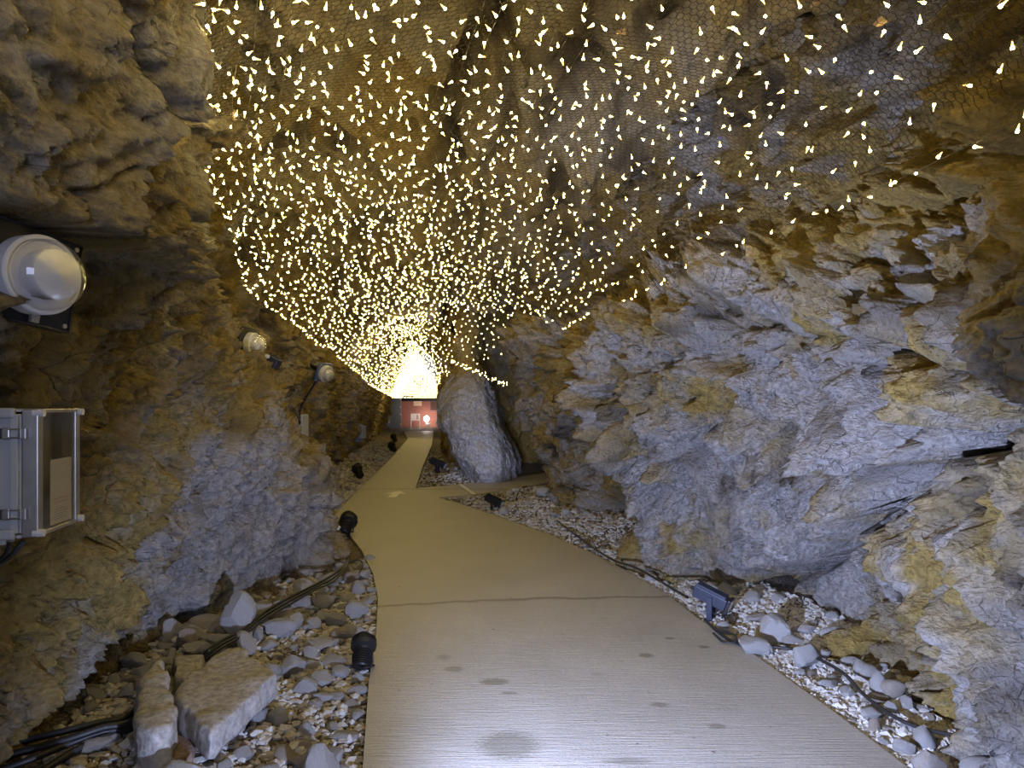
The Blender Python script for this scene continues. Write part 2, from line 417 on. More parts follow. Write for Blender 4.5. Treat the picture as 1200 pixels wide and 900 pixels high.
def colour_left(p, oc, dk):
    y, z = p[:, 1], p[:, 2]
    g = np.exp(-(((y - 5.4) / 1.1) ** 4)) * np.clip((1.75 - z - .25 * (5.5 - y)) / .4, 0, 1)
    oc = oc - .75 * g - .35 * np.clip((z - 2.3) / .5, 0, 1) * (y < 5)
    dk = dk + .22 * fbm(p, .3, 4, 346) + .25 * (y > 7.2) * (y < 10) * (z > 1.8)  # last term darkens the recess by the second lamp: shade put into the colour
    return oc, dk

hsL = [0, .8, 1.6, 2.4, 3.2, 4.0]
dsL = [-4, 1, 2, 3, 4.2, 5.5, 6.3, 6.9, 7.5, 8.2, 11, 15, 22, 32, 43]
tabL = [[-1.9, -1.9, -1.8, -1.8, -1.7, -1.3], [-1.9, -1.8, -1.68, -1.6, -1.5, -1.2], [-2.1, -1.85, -1.7, -1.62, -1.35, -1.0],
        [-2.3, -2.0, -1.8, -1.75, -1.5, -1.15], [-2.25, -2.08, -1.97, -2.05, -1.98, -1.62], [-2.08, -2.0, -2.08, -2.48, -2.6, -2.1],
        [-1.88, -1.86, -2.2, -2.95, -3.0, -2.5], [-1.78, -1.85, -2.5, -3.1, -3.1, -2.7], [-2.1, -2.3, -2.9, -3.15, -3.1, -2.8],
        [-2.9, -2.95, -3.1, -3.15, -3.05, -2.8], [-3.45, -3.5, -3.5, -3.3, -3.15, -2.9], [-4.2, -4.05, -3.9, -3.7, -3.4, -3.1],
        [-5.1, -4.9, -4.7, -4.5, -4.2, -3.9], [-6.4, -6.3, -6.1, -5.9, -5.7, -5.3], [-8.0, -7.8, -7.6, -7.4, -7.0, -6.6]]
wall_left, VL = build_wall('wall_left', dsL, hsL, tabL, 1150, 380, -4, 43, -1, 101, relief_left, colour_left, M_ROCK)

hsR = [0, .5, 1.0, 1.5, 2.0, 2.5, 3.0, 4.0]
dsR = [-4, 1, 2, 2.6, 3.3, 4.0, 4.8, 5.6, 6.3, 6.9, 7.4, 8.2, 9.5, 10.6, 11.5, 12.1, 12.6, 13.0]
tabR = [[2.1] * 6 + [2.0, 1.6], [2.1, 2.0, 1.95, 1.9, 1.85, 1.8, 1.7, 1.4], [2.1, 2.0, 1.9, 1.85, 1.87, 2.0, 2.05, 1.6],
        [2.12, 2.02, 1.95, 1.9, 1.95, 2.12, 2.2, 1.75], [2.22, 2.15, 2.05, 2.0, 2.0, 2.2, 2.25, 1.9],
        [2.35, 2.4, 2.3, 2.08, 1.98, 2.1, 2.25, 1.9], [2.32, 2.35, 2.25, 1.98, 1.78, 1.85, 2.05, 1.7],
        [2.02, 2.0, 1.75, 1.5, 1.4, 1.5, 1.75, 1.5], [1.65, 1.5, 1.18, 1.02, .98, 1.12, 1.55, 1.3],
        [1.38, 1.25, .98, .82, .8, .98, 1.45, 1.2], [1.5, 1.72, 1.5, 1.05, .92, 1.02, 1.4, 1.2],
        [1.7, 1.95, 1.85, 1.45, 1.2, 1.2, 1.4, 1.1], [1.05, 1.3, 1.2, 1.05, .92, .92, 1.1, .9],
        [.68, .75, .7, .55, .42, .38, .55, .6], [.56, .52, .42, .25, .05, -.05, .15, .4],
        [1.0, .9, .8, .55, .35, .3, .4, .7], [2.1, 2.0, 1.9, 1.8, 1.7, 1.6, 1.6, 1.6], [4.2] * 8]
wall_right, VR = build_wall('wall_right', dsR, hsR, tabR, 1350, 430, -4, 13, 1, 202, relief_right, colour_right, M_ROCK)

# far wall of the side passage (faces the camera), parameterised along x
def relief_far(p, s):
    a, va = facets(p, .9, s, 10); b, vb = facets(p, .35, s + 1, 9); c, vc = facets(p, .14, s + 2, 9)
    return .16 * a + .12 * b + .05 * c, .85 + .3 * fbm(p, .6, 3, 60) + .3 * (vb - .5), .3 + .3 * fbm(p, .4, 3, 64)
def sheet(name, pts_fn, n, m, seed, relief, mat, flip=False):
    u, v = np.meshgrid(np.linspace(0, 1, n), np.linspace(0, 1, m), indexing='ij')
    Pt = pts_fn(u, v); du = np.gradient(Pt, axis=0); dv = np.gradient(Pt, axis=1)
    Nn = np.cross(du, dv); Nn /= np.linalg.norm(Nn, axis=-1)[..., None] + 1e-9
    if flip: Nn = -Nn
    p = Pt.reshape(-1, 3).astype(np.float32)
    disp, oc, dk = relief(p, seed); V = p + Nn.reshape(-1, 3) * disp[:, None]
    me = np_mesh(name, V, grid_faces(n, m, flip)); attr(me, 'ochre', oc); attr(me, 'dark', dk)
    o = link(name, me, mat); o['kind'] = 'structure'; return o
def far_pts(u, v):
    x = -1.6 + 9.0 * u; return np.stack([x, 18.0 - 1.1 * u * 3 + .5 * np.sin(x * 1.3) - .5 * v, -.2 + 5.9 * v], -1)
sheet('wall_side_passage', far_pts, 420, 240, 303, relief_far, M_ROCK, flip=False)
def pas_pts(u, v):                                   # near side of the side passage, beyond the right wall's end
    x = .9 + 6.5 * u; return np.stack([x + 0 * v, 12.95 - .6 * u + .2 * v, -.2 + 4.9 * v], -1)
# right-hand wall of the tunnel beyond the outcrop
def far_r(u, v):
    d = 16.5 + 27.5 * u; x = np.interp(d, [16.5, 19, 24, 32, 44], [-1.25, -1.75, -2.45, -3.3, -4.6]) - .25 * (v - .3)
    return np.stack([x, d, -.2 + 5.9 * v], -1)
sheet('wall_far_right', far_r, 360, 200, 404, relief_far, M_ROCK, flip=True)

# central outcrop between the main path and the side passage
def outcrop():
    n, m = 520, 300
    th = np.linspace(0, 2 * np.pi, n); hh = np.linspace(-.15, 5.2, m)
    T, Hh = np.meshgrid(th, hh, indexing='ij')
    # outline at foot, middle, top: centre and radii (x towards right, y away)
    hk = np.array([0, .6, 1.2, 1.9, 2.6, 4.6])
    xl = np.interp(Hh, hk, [-1.02, -1.32, -1.62, -1.55, -1.32, -1.3])
    xr = np.interp(Hh, hk, [.14, .02, -.18, -.42, -.75, -.55])
    yf = np.interp(Hh, hk, [14.1, 14.0, 14.1, 14.5, 15.1, 15.2]); yb = 17.6 + 0 * Hh
    cx, cy = (xl + xr) / 2, (yf + yb) / 2
    ct, st = np.cos(T), np.sin(T); pw = .75
    x = cx + (xr - xl) / 2 * np.sign(ct) * np.abs(ct) ** pw; y = cy + (yb - yf) / 2 * np.sign(st) * np.abs(st) ** pw
    Pt = np.stack([x, y, Hh], -1); p = Pt.reshape(-1, 3).astype(np.float32)
    Nn = np.stack([ct, st, 0 * ct], -1).reshape(-1, 3)
    a, va = facets(p, .9, 71, 9); b, vb = facets(p, .4, 72, 9, bed(.9, 2)); c, vc = facets(p, .15, 73, 9); d, vd = facets(p, .07, 74, 8)
    V = p + Nn * (.10 * a + .09 * b + .035 * c + .02 * d)[:, None]
    V.reshape(n, m, 3)[-1] = V.reshape(n, m, 3)[0]
    me = np_mesh('wall_middle', V, grid_faces(n, m))
    attr(me, 'ochre', .1 + .2 * fbm(p, .6, 3, 75) + .2 * (vb - .5) + .9 * np.clip((p[:, 2] - 2.0) / .5, 0, 1))
    attr(me, 'dark', .18 + .2 * fbm(p, .4, 3, 76))
    o = link('wall_middle', me, M_ROCK); o['kind'] = 'structure'
    tag(o, 'leaning grey rock outcrop between the main path and the side passage')
outcrop()

# ceiling rock above the netting
def relief_ceil(p, s):
    a, va = facets(p, 1.3, s, 10, np.diag([1, .6, 1]).astype(np.float32)); b, vb = facets(p, .5, s + 1, 10, np.diag([1.6, .6, 1]).astype(np.float32)); c, vc = facets(p, .18, s + 2, 9)
    d, vd = facets(p, .08, s + 3, 8)
    x, y = p[:, 0], p[:, 1]
    cr = np.exp(-((x - (.15 - .10 * y + .12 * np.sin(y * 1.7))) / .12) ** 2) + .8 * np.exp(-((x - (.62 - .12 * y + .1 * np.sin(y * 2.3))) / .08) ** 2)
    return .36 * a + .25 * b + .10 * c + .045 * d + .45 * cr, .55 + .3 * fbm(p, .8, 3, 60) + .3 * (vb - .5), .25 + .5 * fbm(p, .5, 3, 64) + .2 * (vb - .5)
def ceil_pts(u, v):
    d = -4 + 48 * u ** 1.9; x = -9 + 14 * v
    h = 4.05 - .03 * np.clip(d - 4, 0, 8) + 1.15 * np.clip((d - 15) / 10, 0, 1)
    return np.stack([x, d, h + 0 * x], -1)
sheet('ceiling', ceil_pts, 760, 420, 505, relief_ceil, M_CEIL, flip=True)

# ------------------------------------------------------------------ ground
def ground_obj():
    d = np.concatenate([np.linspace(-4, 1.5, 20), 1 / np.linspace(1 / 1.6, 1 / 60, 420)]); x = np.linspace(-9, 5, 520)
    D, X = np.meshgrid(d, x, indexing='ij'); Z = ground(X, D)
    V = np.stack([X, D, Z], -1).reshape(-1, 3)
    me = np_mesh('floor', V, grid_faces(len(d), len(x), flip=True))
    m, nt, bs = new_mat('dirt_and_grit')
    tc = N(nt, 'ShaderNodeTexCoord'); n = N(nt, 'ShaderNodeTexNoise', i_Scale=5, i_Detail=8.0); v = N(nt, 'ShaderNodeTexVoronoi', i_Scale=45); v2 = N(nt, 'ShaderNodeTexVoronoi', i_Scale=95)
    for q in (n, v, v2): nt.links.new(tc.outputs['Object'], q.inputs['Vector'])
    c = mixc(nt, ramp(nt, n.outputs[0], .35, .65), (.20, .155, .10), (.30, .28, .25)); c = mixc(nt, ramp(nt, v.outputs['Distance'], .2, .7), c, (.09, .07, .05))
    nt.links.new(c, bs.inputs['Base Color']); bs.inputs['Roughness'].default_value = .9
    h = math_(nt, 'ADD', v.outputs['Distance'], math_(nt, 'MULTIPLY', v2.outputs['Distance'], .5))
    b = N(nt, 'ShaderNodeBump', i_Strength=1.0, i_Distance=.02, invert=True); nt.links.new(h, b.inputs['Height']); nt.links.new(b.outputs[0], bs.inputs['Normal'])
    o = link('floor', me, m); o['kind'] = 'structure'
ground_obj()

def concrete():
    m, nt, bs = new_mat('brushed_concrete')
    tc = N(nt, 'ShaderNodeTexCoord'); pos = tc.outputs['Object']
    sx = N(nt, 'ShaderNodeSeparateXYZ'); nt.links.new(pos, sx.inputs[0])
    big = N(nt, 'ShaderNodeTexNoise', i_Scale=1.3, i_Detail=6.0, i_Roughness=.6); nt.links.new(pos, big.inputs['Vector'])
    fine = N(nt, 'ShaderNodeTexNoise', i_Scale=60, i_Detail=6.0, i_Roughness=.7); nt.links.new(pos, fine.inputs['Vector'])
    mp = N(nt, 'ShaderNodeMapping'); mp.inputs['Scale'].default_value = (1.4, 26, 1); mp.inputs['Rotation'].default_value = (0, 0, .06)
    nt.links.new(pos, mp.inputs[0]); br = N(nt, 'ShaderNodeTexNoise', i_Scale=3, i_Detail=5.0); nt.links.new(mp.outputs[0], br.inputs['Vector'])
    c = mixc(nt, ramp(nt, big.outputs[0], .3, .7), (.40, .385, .36), (.50, .48, .45))
    c = mixc(nt, math_(nt, 'MULTIPLY', ramp(nt, fine.outputs[0], .35, .6), .4), c, (.30, .28, .25))
    pit = N(nt, 'ShaderNodeTexVoronoi', i_Scale=7.0); nt.links.new(pos, pit.inputs['Vector'])
    spot = math_(nt, 'MULTIPLY', ramp(nt, pit.outputs['Distance'], .09, .05), ramp(nt, big.outputs[0], .48, .56))
    c = mixc(nt, math_(nt, 'MULTIPLY', spot, .8), c, (.12, .11, .10))
    wob = math_(nt, 'MULTIPLY', math_(nt, 'SUBTRACT', fine.outputs[0], .5), .05)
    wob2 = math_(nt, 'MULTIPLY', math_(nt, 'SUBTRACT', big.outputs[0], .5), .35)
    def stain(px, py, rx, ry, col, k, c):
        g = G(px, py); a = math_(nt, 'DIVIDE', math_(nt, 'SUBTRACT', sx.outputs[0], g.x), rx); b = math_(nt, 'DIVIDE', math_(nt, 'SUBTRACT', sx.outputs[1], g.y), ry)
        r = math_(nt, 'SQRT', math_(nt, 'ADD', math_(nt, 'MULTIPLY', a, a), math_(nt, 'MULTIPLY', b, b)))
        r = math_(nt, 'ADD', r, math_(nt, 'MULTIPLY', math_(nt, 'SUBTRACT', fine.outputs[0], .5), 2.2))
        return mixc(nt, math_(nt, 'MULTIPLY', ramp(nt, r, 1.15, .7), k), c, col)
    for s in [(597, 873, .15, .14, .55), (579, 799, .09, .05, .6), (532, 784, .06, .05, .45), (597, 812, .05, .02, .5), (700, 790, .04, .03, .2), (520, 770, .05, .05, .3),
              (825, 758, .04, .03, .6), (757, 768, .05, .04, .6), (785, 748, .035, .03, .6), (840, 851, .05, .03, .5), (773, 826, .05, .03, .5), (735, 892, .12, .03, .45), (560, 850, .3, .25, .12)]:
        c = stain(s[0], s[1], s[2], s[3], (.10, .095, .06), s[4], c)
    # dark worn crack across the near slab, straight joints further off
    g1 = G(600, 703)
    line = math_(nt, 'ABSOLUTE', math_(nt, 'SUBTRACT', math_(nt, 'SUBTRACT', sx.outputs[1], g1.y), math_(nt, 'ADD', math_(nt, 'MULTIPLY', sx.outputs[0], .12), wob2)))
    line = math_(nt, 'ADD', line, wob)
    l1 = math_(nt, 'MULTIPLY', ramp(nt, line, .05, .01), .55)
    c = mixc(nt, l1, c, (.12, .10, .085))
    j = math_(nt, 'ABSOLUTE', math_(nt, 'SUBTRACT', sx.outputs[1], 13.05)); l2 = ramp(nt, j, .045, .02)
    j3 = math_(nt, 'ABSOLUTE', math_(nt, 'SUBTRACT', sx.outputs[1], 22.0)); l2 = math_(nt, 'MAXIMUM', l2, math_(nt, 'MULTIPLY', ramp(nt, j3, .07, .03), .5))
    c = mixc(nt, math_(nt, 'MULTIPLY', l2, .75), c, (.08, .065, .05))
    nt.links.new(c, bs.inputs['Base Color'])
    rr = math_(nt, 'ADD', math_(nt, 'MULTIPLY', big.outputs[0], .35), .36); rr = math_(nt, 'ADD', rr, math_(nt, 'MULTIPLY', fine.outputs[0], .12)); nt.links.new(rr, bs.inputs['Roughness'])
    h = math_(nt, 'ADD', math_(nt, 'MULTIPLY', br.outputs[0], .8), math_(nt, 'MULTIPLY', fine.outputs[0], .35)); h = math_(nt, 'SUBTRACT', h, math_(nt, 'MAXIMUM', l1, l2)); h = math_(nt, 'ADD', h, math_(nt, 'MULTIPLY', big.outputs[0], 1.5))
    b = N(nt, 'ShaderNodeBump', i_Strength=.55, i_Distance=.008); nt.links.new(h, b.inputs['Height']); nt.links.new(b.outputs[0], bs.inputs['Normal'])
    return m
def walkway():
    bm = bmesh.new(); pts = [tuple(p) for p in poly]
    vs = [bm.verts.new(p) for p in pts]; f = bm.faces.new(vs)
    if f.normal.z < 0: f.normal_flip()
    bm.normal_update()
    if f.normal.z < 0: bmesh.ops.reverse_faces(bm, faces=[f])
    r = bmesh.ops.extrude_face_region(bm, geom=[f]); bmesh.ops.translate(bm, vec=(0, 0, -.1), verts=[v for v in r['geom'] if isinstance(v, bmesh.types.BMVert)])
    bmesh.ops.triangulate(bm, faces=bm.faces[:]); bmesh.ops.recalc_face_normals(bm, faces=bm.faces[:])
    o = bm_obj('path', bm, concrete()); tag(o, 'curving grey concrete walkway running down the tunnel', kind='structure')
walkway()
def flat_poly(name, pts, h, mat):
    bm = bmesh.new(); f = bm.faces.new([bm.verts.new(p) for p in pts]); r = bmesh.ops.extrude_face_region(bm, geom=[f])
    bmesh.ops.translate(bm, vec=(0, 0, h), verts=[v for v in r['geom'] if isinstance(v, bmesh.types.BMVert)])
    bmesh.ops.recalc_face_normals(bm, faces=bm.faces[:]); return bm_obj(name, bm, mat)
c0 = G(462, 579)
ar = [(-.05, -.55), (.10, -.55), (.10, .05), (.22, .05), (0.02, .55), (-.2, .05), (-.05, .05)]
tag(flat_poly('painted_arrow', [(c0.x + a * .95, c0.y + b * .75, .001) for a, b in ar], .003, M_PAINT), 'white painted arrow on the path pointing down the tunnel', 'arrow')
a, b = G(539, 567.6), G(556, 579.4); w = Vector((.035, 0, 0))
tag(flat_poly('metal_joint_strip', [a - w + Vector((0, 0, .001)), a + w + Vector((0, 0, .001)), b + w + Vector((0, 0, .001)), b - w + Vector((0, 0, .001))], .006, M_PAINT), 'pale joint strip where the side path leaves the main path', 'strip')

# ------------------------------------------------------------------ loose stones
def stone_mesh(name, seed, flat=.7, planes=14, sub=3, soft=14):
    r = np.random.default_rng(seed); bm = bmesh.new(); bmesh.ops.create_icosphere(bm, subdivisions=sub, radius=1)
    D = np.array([v.co[:] for v in bm.verts]); D /= np.linalg.norm(D, axis=1)[:, None]
    n = r.normal(size=(planes, 3)); n /= np.linalg.norm(n, axis=1)[:, None]; c = r.uniform(.62, 1.0, planes)
    s = np.maximum(D @ n.T, 1e-3) / c; rad = 1 / (np.sum(s ** soft, 1) ** (1 / soft)); rad = np.minimum(rad, 1.25)
    p = D * rad[:, None]; p += D * (.022 * fbm(p + seed, .5, 3, seed))[:, None]; p[:, 2] *= flat
    p -= (p.max(0) + p.min(0)) / 2; p /= np.abs(p[:, :2]).max()
    for v, q in zip(bm.verts, p): v.co = q
    me = bpy.data.meshes.new(name); bm.to_mesh(me); bm.free()
    for f in me.polygons: f.use_smooth = True
    me.set_sharp_from_angle(angle=.5)
    me.materials.append(M_STONE); return me
def slab_mesh(name, outline, thick, mat, seed=0, chip=.02, inset=.93):
    """block with a traced outline: rounded, chipped edges"""
    bm = bmesh.new(); n = len(outline); cx = sum(p[0] for p in outline) / n; cy = sum(p[1] for p in outline) / n
    top = [bm.verts.new((cx + (x - cx) * inset, cy + (y - cy) * inset, thick)) for x, y in outline]
    bot = [bm.verts.new((x, y, 0)) for x, y in outline]
    bm.faces.new(top); bm.faces.new(bot[::-1])
    for i in range(n):
        j = (i + 1) % n; bm.faces.new((bot[i], bot[j], top[j], top[i]))
    bmesh.ops.recalc_face_normals(bm, faces=bm.faces[:])
    bmesh.ops.bevel(bm, geom=bm.edges[:], offset=chip, segments=2, affect='EDGES', profile=.6)
    bmesh.ops.triangulate(bm, faces=bm.faces[:])
    for _ in range(3): bmesh.ops.subdivide_edges(bm, edges=[e for e in bm.edges if e.calc_length() > .035], cuts=1, use_grid_fill=False)
    bmesh.ops.triangulate(bm, faces=bm.faces[:])
    p = np.array([v.co[:] for v in bm.verts]); d = .012 * fbm(p + seed * 3.1, .12, 4, seed) + .016 * facets(p.astype(np.float32), .13, seed)[0]
    bm.normal_update()
    for v, q in zip(bm.verts, d): v.co += v.normal * float(q) * (1.0 if abs(v.normal.z) < .8 else .35)
    me = bpy.data.meshes.new(name); bm.to_mesh(me); bm.free()
    for f in me.polygons: f.use_smooth = True
    me.materials.append(mat); return me

protos = [stone_mesh('stone_shape', 20 + i, random.uniform(.5, .85), random.choice((8, 10, 13)), 3, 34) for i in range(16)]
rounds = [stone_mesh('cobble_shape', 60 + i, random.uniform(.75, .9), 26, 3, 6) for i in range(3)]
placed = []                                  # (x, y, r)
def gz(x, y): return float(ground(np.array([x]), np.array([y]))[0])
def put_stone(x, y, r, label, group, mesh=None, sc=None, rz=None, cat='stone', name='stone', sink=.3, tilt=.35):
    me = mesh or random.choice(protos); o = bpy.data.objects.new(name, me); COL.objects.link(o)
    sc = sc or (1, random.uniform(.65, .95), random.uniform(.8, 1.1))
    o.scale = (r * sc[0], r * sc[1], r * sc[2]); o.rotation_euler = (random.uniform(-tilt, tilt), random.uniform(-tilt, tilt), random.uniform(0, 6.3) if rz is None else rz)
    zz = max(v.co.z for v in me.vertices) * r * sc[2]
    o.location = (x, y, gz(x, y) + zz * (1 - sink)); tag(o, label, cat, group); placed.append((x, y, r * .85)); return o

# the big hand-placed blocks (left heap)
def outline_on(z, pts): return [(G(px, py, z).x, G(px, py, z).y) for px, py in pts]
def place_block(name, pts, zt, label, mat, seed, chip=.02, inset=.94, zb=0.0, tilt=None):
    o2 = outline_on(zt, pts); cx = sum(p[0] for p in o2) / len(o2); cy = sum(p[1] for p in o2) / len(o2)
    loc = [((x - cx) / inset, (y - cy) / inset) for x, y in o2]
    me = slab_mesh(name, loc, zt - zb, mat, seed, chip, inset); o = link(name, me, None, None, (cx, cy, zb))
    if tilt: o.rotation_euler = tilt
    tag(o, label, 'stone'); placed.append((cx, cy, max(math.hypot(*p) for p in loc) * .9)); return o
place_block('stone_slab', [(205, 808), (236, 779), (266, 757), (290, 764), (318, 781), (323, 789), (300, 810), (276, 832), (247, 858), (222, 836)],   .25, 'large flat-topped pale slab, biggest stone in the heap left of the path', M_SLAB, 4, .022, .95, .135)
place_block('upright_stone', [(156, 838), (164, 795), (176, 776), (190, 771), (196, 800), (207, 828), (202, 850), (180, 857), (160, 850)], .30, 'tall pale wedge-shaped boulder just left of the big flat slab', M_SLAB, 5, .03, .88, .13)
place_block('reddish_stone', [(166, 862), (200, 857), (232, 862), (225, 880), (200, 889), (172, 878)], .14, 'purplish brown stone lying in front of the wedge-shaped boulder', rock_mat('red_brown_stone', (.30, .22, .21), (.30, .20, .13), DARK, attr=False, bscale=2, bdist=.004), 6, .03, .85, .04)
place_block('square_stone', [(203, 768), (240, 765), (240, 782), (222, 800), (210, 794)], .22, 'small square-faced stone wedged behind the big flat slab', M_SLAB, 7, .015, .9, .08)
def S(px, py, wpx, label, z=.12, mesh=None, sc=None, rz=None, **k):
    g = G(px, py, z); r = wpx / 2 / F * g.y; return put_stone(g.x, g.y, r, label, None, mesh, sc, rz, **k)
S(280, 722, 42, 'steep grey boulder leaning on the left rock foot beside the cables', .25, protos[1], (1, .8, 1.3), .3, sink=.05)
S(344, 772, 34, 'upright angular pale stone among the left heap, right of the slab', .12, protos[2], (.95, .8, 1.3), .8)
S(312, 782, 34, 'blocky light stone touching the right corner of the big slab', .12, protos[3], (1, .8, 1.1), 1.2)
S(326, 832, 26, 'squarish pale stone a little right of and below the big slab', .1, protos[4], (1, .9, 1.2), .2)
S(305, 836, 26, 'flat-faced light stone under the right corner of the big slab', .08, protos[5], (1, .9, 1.1), 2.2)
S(378, 692, 28, 'reddish rounded boulder where the cables meet the left heap', .15, rounds[0], None, .4)
S(401, 616, 15, 'small grey stone tucked at the tip of the left outcrop', .1, protos[6])
S(424, 632, 15, 'flat dark stone on the path edge below the far black spotlight', .06, protos[7], (1, .7, .6), .1)
S(432, 648, 17, 'dark red rounded stone lying on the edge of the path', .06, rounds[1], (1, .8, .9), -.5)
S(412, 668, 22, 'brown rounded stone behind the cable loop at the outcrop foot', .12, rounds[2], None, .7)
S(365, 722, 28, 'light oval stone in the middle of the left heap', .12, rounds[0], (1, .75, .9), 1.5)
S(125, 888, 34, 'pale lump of rock at the bottom left beside the thick cables', .05, protos[8], (1, .8, .9), .5)
S(145, 868, 30, 'light rounded stone under the tall wedge-shaped boulder', .08, rounds[1], (1, .8, .9), 2.5)
S(115, 897, 40, 'half-buried grey stone at the bottom left corner of the heap', .04, protos[9], (1, .7, .8), 1.0)
S(418, 798, 26, 'orange-brown broken stone in front of the near black spotlight', .05, protos[10], (1, .8, .8), .4)
S(400, 862, 42, 'flat buff stone half sunk in dirt beside the path edge', .0, protos[11], (1, .7, .5), .3, sink=.6)
S(355, 868, 24, 'brown faceted stone near the bottom of the left heap', .05, protos[12], (1, .8, .9), .9)
# right strip
S(884, 742, 44, 'broad pale boulder on the right, beside the path edge and cable', .12, protos[3], (1, .75, 1.0), .5, sink=.15)
S(858, 726, 36, 'smooth tongue-shaped stone right behind the blue-lit floodlight', .15, rounds[0], (1, .5, .55), .35, sink=.1)
S(908, 716, 44, 'white angular boulder leaning on the right rock foot', .22, protos[5], (1, .7, 1.15), .2, sink=.0)
S(928, 732, 26, 'small cube-like pale stone under the white angular boulder', .15, protos[6], (1, .8, 1.0), .1, sink=.1)
S(898, 740, 18, 'narrow upright chip wedged beside the broad pale boulder', .14, protos[7], (.7, .6, 1.3), .9)
S(944, 760, 44, 'jagged fan-shaped pale stone in the right gravel', .1, protos[8], (1, .6, 1.0), .6, sink=.15)
S(847, 713, 20, 'white round stone touching the end of the floodlight', .16, rounds[2], (1, .8, 1.1), .6, sink=.1)
S(964, 757, 22, 'pale stone just right of the jagged fan-shaped one', .1, protos[9], None, .6)
S(995, 755, 24, 'flattened brown-edged cobble under the right overhang', .15, rounds[0], (1, .7, .7), .2, sink=.1)
S(1010, 764, 24, 'round grey cobble, upper one of a pair at the right rock foot', .16, rounds[1], (1, .9, 1), .8, sink=.0)
S(1016, 774, 24, 'round grey cobble, lower one of a pair at the right rock foot', .12, rounds[2], (1, .9, 1), 1.8, sink=.1)
S(1033, 765, 16, 'small ochre cobble tucked under the right rock', .15, rounds[0], None, .3)
S(1030, 790, 26, 'tall tan cobble left of the ochre round one', .13, rounds[1], (.8, .9, 1.3), .3, sink=.0)
S(1047, 793, 28, 'round ochre cobble at the foot of the right wall', .14, rounds[2], (1, 1, 1.05), .3, sink=.0)
S(1064, 812, 22, 'upright white stone below the ochre cobbles', .12, protos[2], (.8, .8, 1.4), .3, sink=.1)
S(1045, 820, 20, 'slender white stone left of the upright white one', .1, protos[4], (.7, .8, 1.4), 1.3, sink=.1)
S(1066, 835, 24, 'creamy squarish stone in the near right gravel', .1, protos[12], (1, .9, 1), .9, sink=.1)
S(1084, 850, 30, 'smooth rounded grey boulder in the near right gravel', .1, rounds[1], (1, .85, .95), .9, sink=.1)
S(1112, 857, 28, 'flat pale wedge lying against the right wall foot', .1, protos[13], (1, .6, .6), .4, sink=.1)
S(1150, 889, 46, 'large smooth white boulder at the bottom right corner', .1, rounds[2], (1, .8, .95), 2.4, sink=.1)
S(1120, 876, 26, 'brown stone in shade beside the large smooth white boulder', .05, protos[14], None, .5)
# by the side path
S(636, 582, 20, 'rounded pale boulder by the corner of the side path', .15, rounds[0], (1, .9, .95), .4, sink=.1)
S(590, 593, 13, 'pale round stone right of the black floodlight by the side path', .12, rounds[1])
S(611, 571, 9, 'small pointed stone sitting at the edge of the side path', .1, protos[3], (1, .8, 1.3))
S(574, 599, 13, 'flat light stone under the black floodlight by the side path', .05, protos[5], (1, .7, .5))
S(663, 603, 12, 'light round stone under the hollow in the right rock', .1, rounds[2])
S(620, 592, 12, 'lying pale stone left of the rounded boulder by the side path', .08, protos[6], (1, .6, .5))

# scattered rubble: individuals, biggest first
def wall_x(Vg, y):
    row = Vg[np.argmin(np.abs(Vg[:, 6, 1] - y))]; return float(row[4:30, 0].min()), float(row[4:30, 0].max())
def free(x, y, r):
    return all((x - a) ** 2 + (y - b) ** 2 > (.72 * (r + c)) ** 2 for a, b, c in placed)
def scatter(n, region, rmin, rmax, label, group, tries=140):
    k = 0
    rs = sorted([rmin + (rmax - rmin) * random.random() ** 2 for _ in range(n)], reverse=True)
    for r in rs:
        for _ in range(tries):
            x, y = region()
            if x is None: continue
            pd = float(poly_dist(np.array([x]), np.array([y]))[0])
            if pd < r * .9 or not free(x, y, r * .85): continue
            put_stone(x, y, r, label, group); k += 1; break
    return k
def reg_left():
    y = random.uniform(2.55, 6.9) if random.random() < .8 else random.uniform(2.9, 4.6); xw = wall_x(VL, y)[1]; xe = np.interp(y, [1.2] + [p.y for p in left_edge[:7]], [-.66] + [p.x for p in left_edge[:7]])
    return (random.uniform(xw + .02, xe), y) if xe > xw else (None, None)
def reg_right():
    y = 1 / random.uniform(1 / 11.0, 1 / 2.5); xw = wall_x(VR, y)[0]; xe = np.interp(y, [p.y for p in near_edge[::-1]], [p.x for p in near_edge[::-1]])
    return (random.uniform(xe, xw - .02), y) if xw > xe + .05 else (None, None)
def reg_far():
    y = 1 / random.uniform(1 / 26, 1 / 9.5); xw = wall_x(VL, y)[1]; xe = np.interp(y, [p.y for p in left_edge[7:]], [p.x for p in left_edge[7:]])
    return (random.uniform(xw, xe), y) if xe > xw else (None, None)
def reg_mid():
    y = random.uniform(12.9, 19); return (random.uniform(-2.1, -.9), y)
n1 = scatter(150, reg_left, .045, .12, 'grey or buff angular stone in the loose heap left of the path', 'rubble heap stones left of the path')
n2 = scatter(72, reg_right, .035, .09, 'pale angular stone among the gravel right of the path', 'loose stones right of the path')
n3 = scatter(24, reg_far, .06, .16, 'dusty brown stone in the gravel left of the far path', 'stones left of the far path')
n4 = scatter(8, reg_mid, .05, .11, 'small grey stone between the far path and the central outcrop', 'stones by the central outcrop')
print('stones', n1, n2, n3, n4, flush=True)

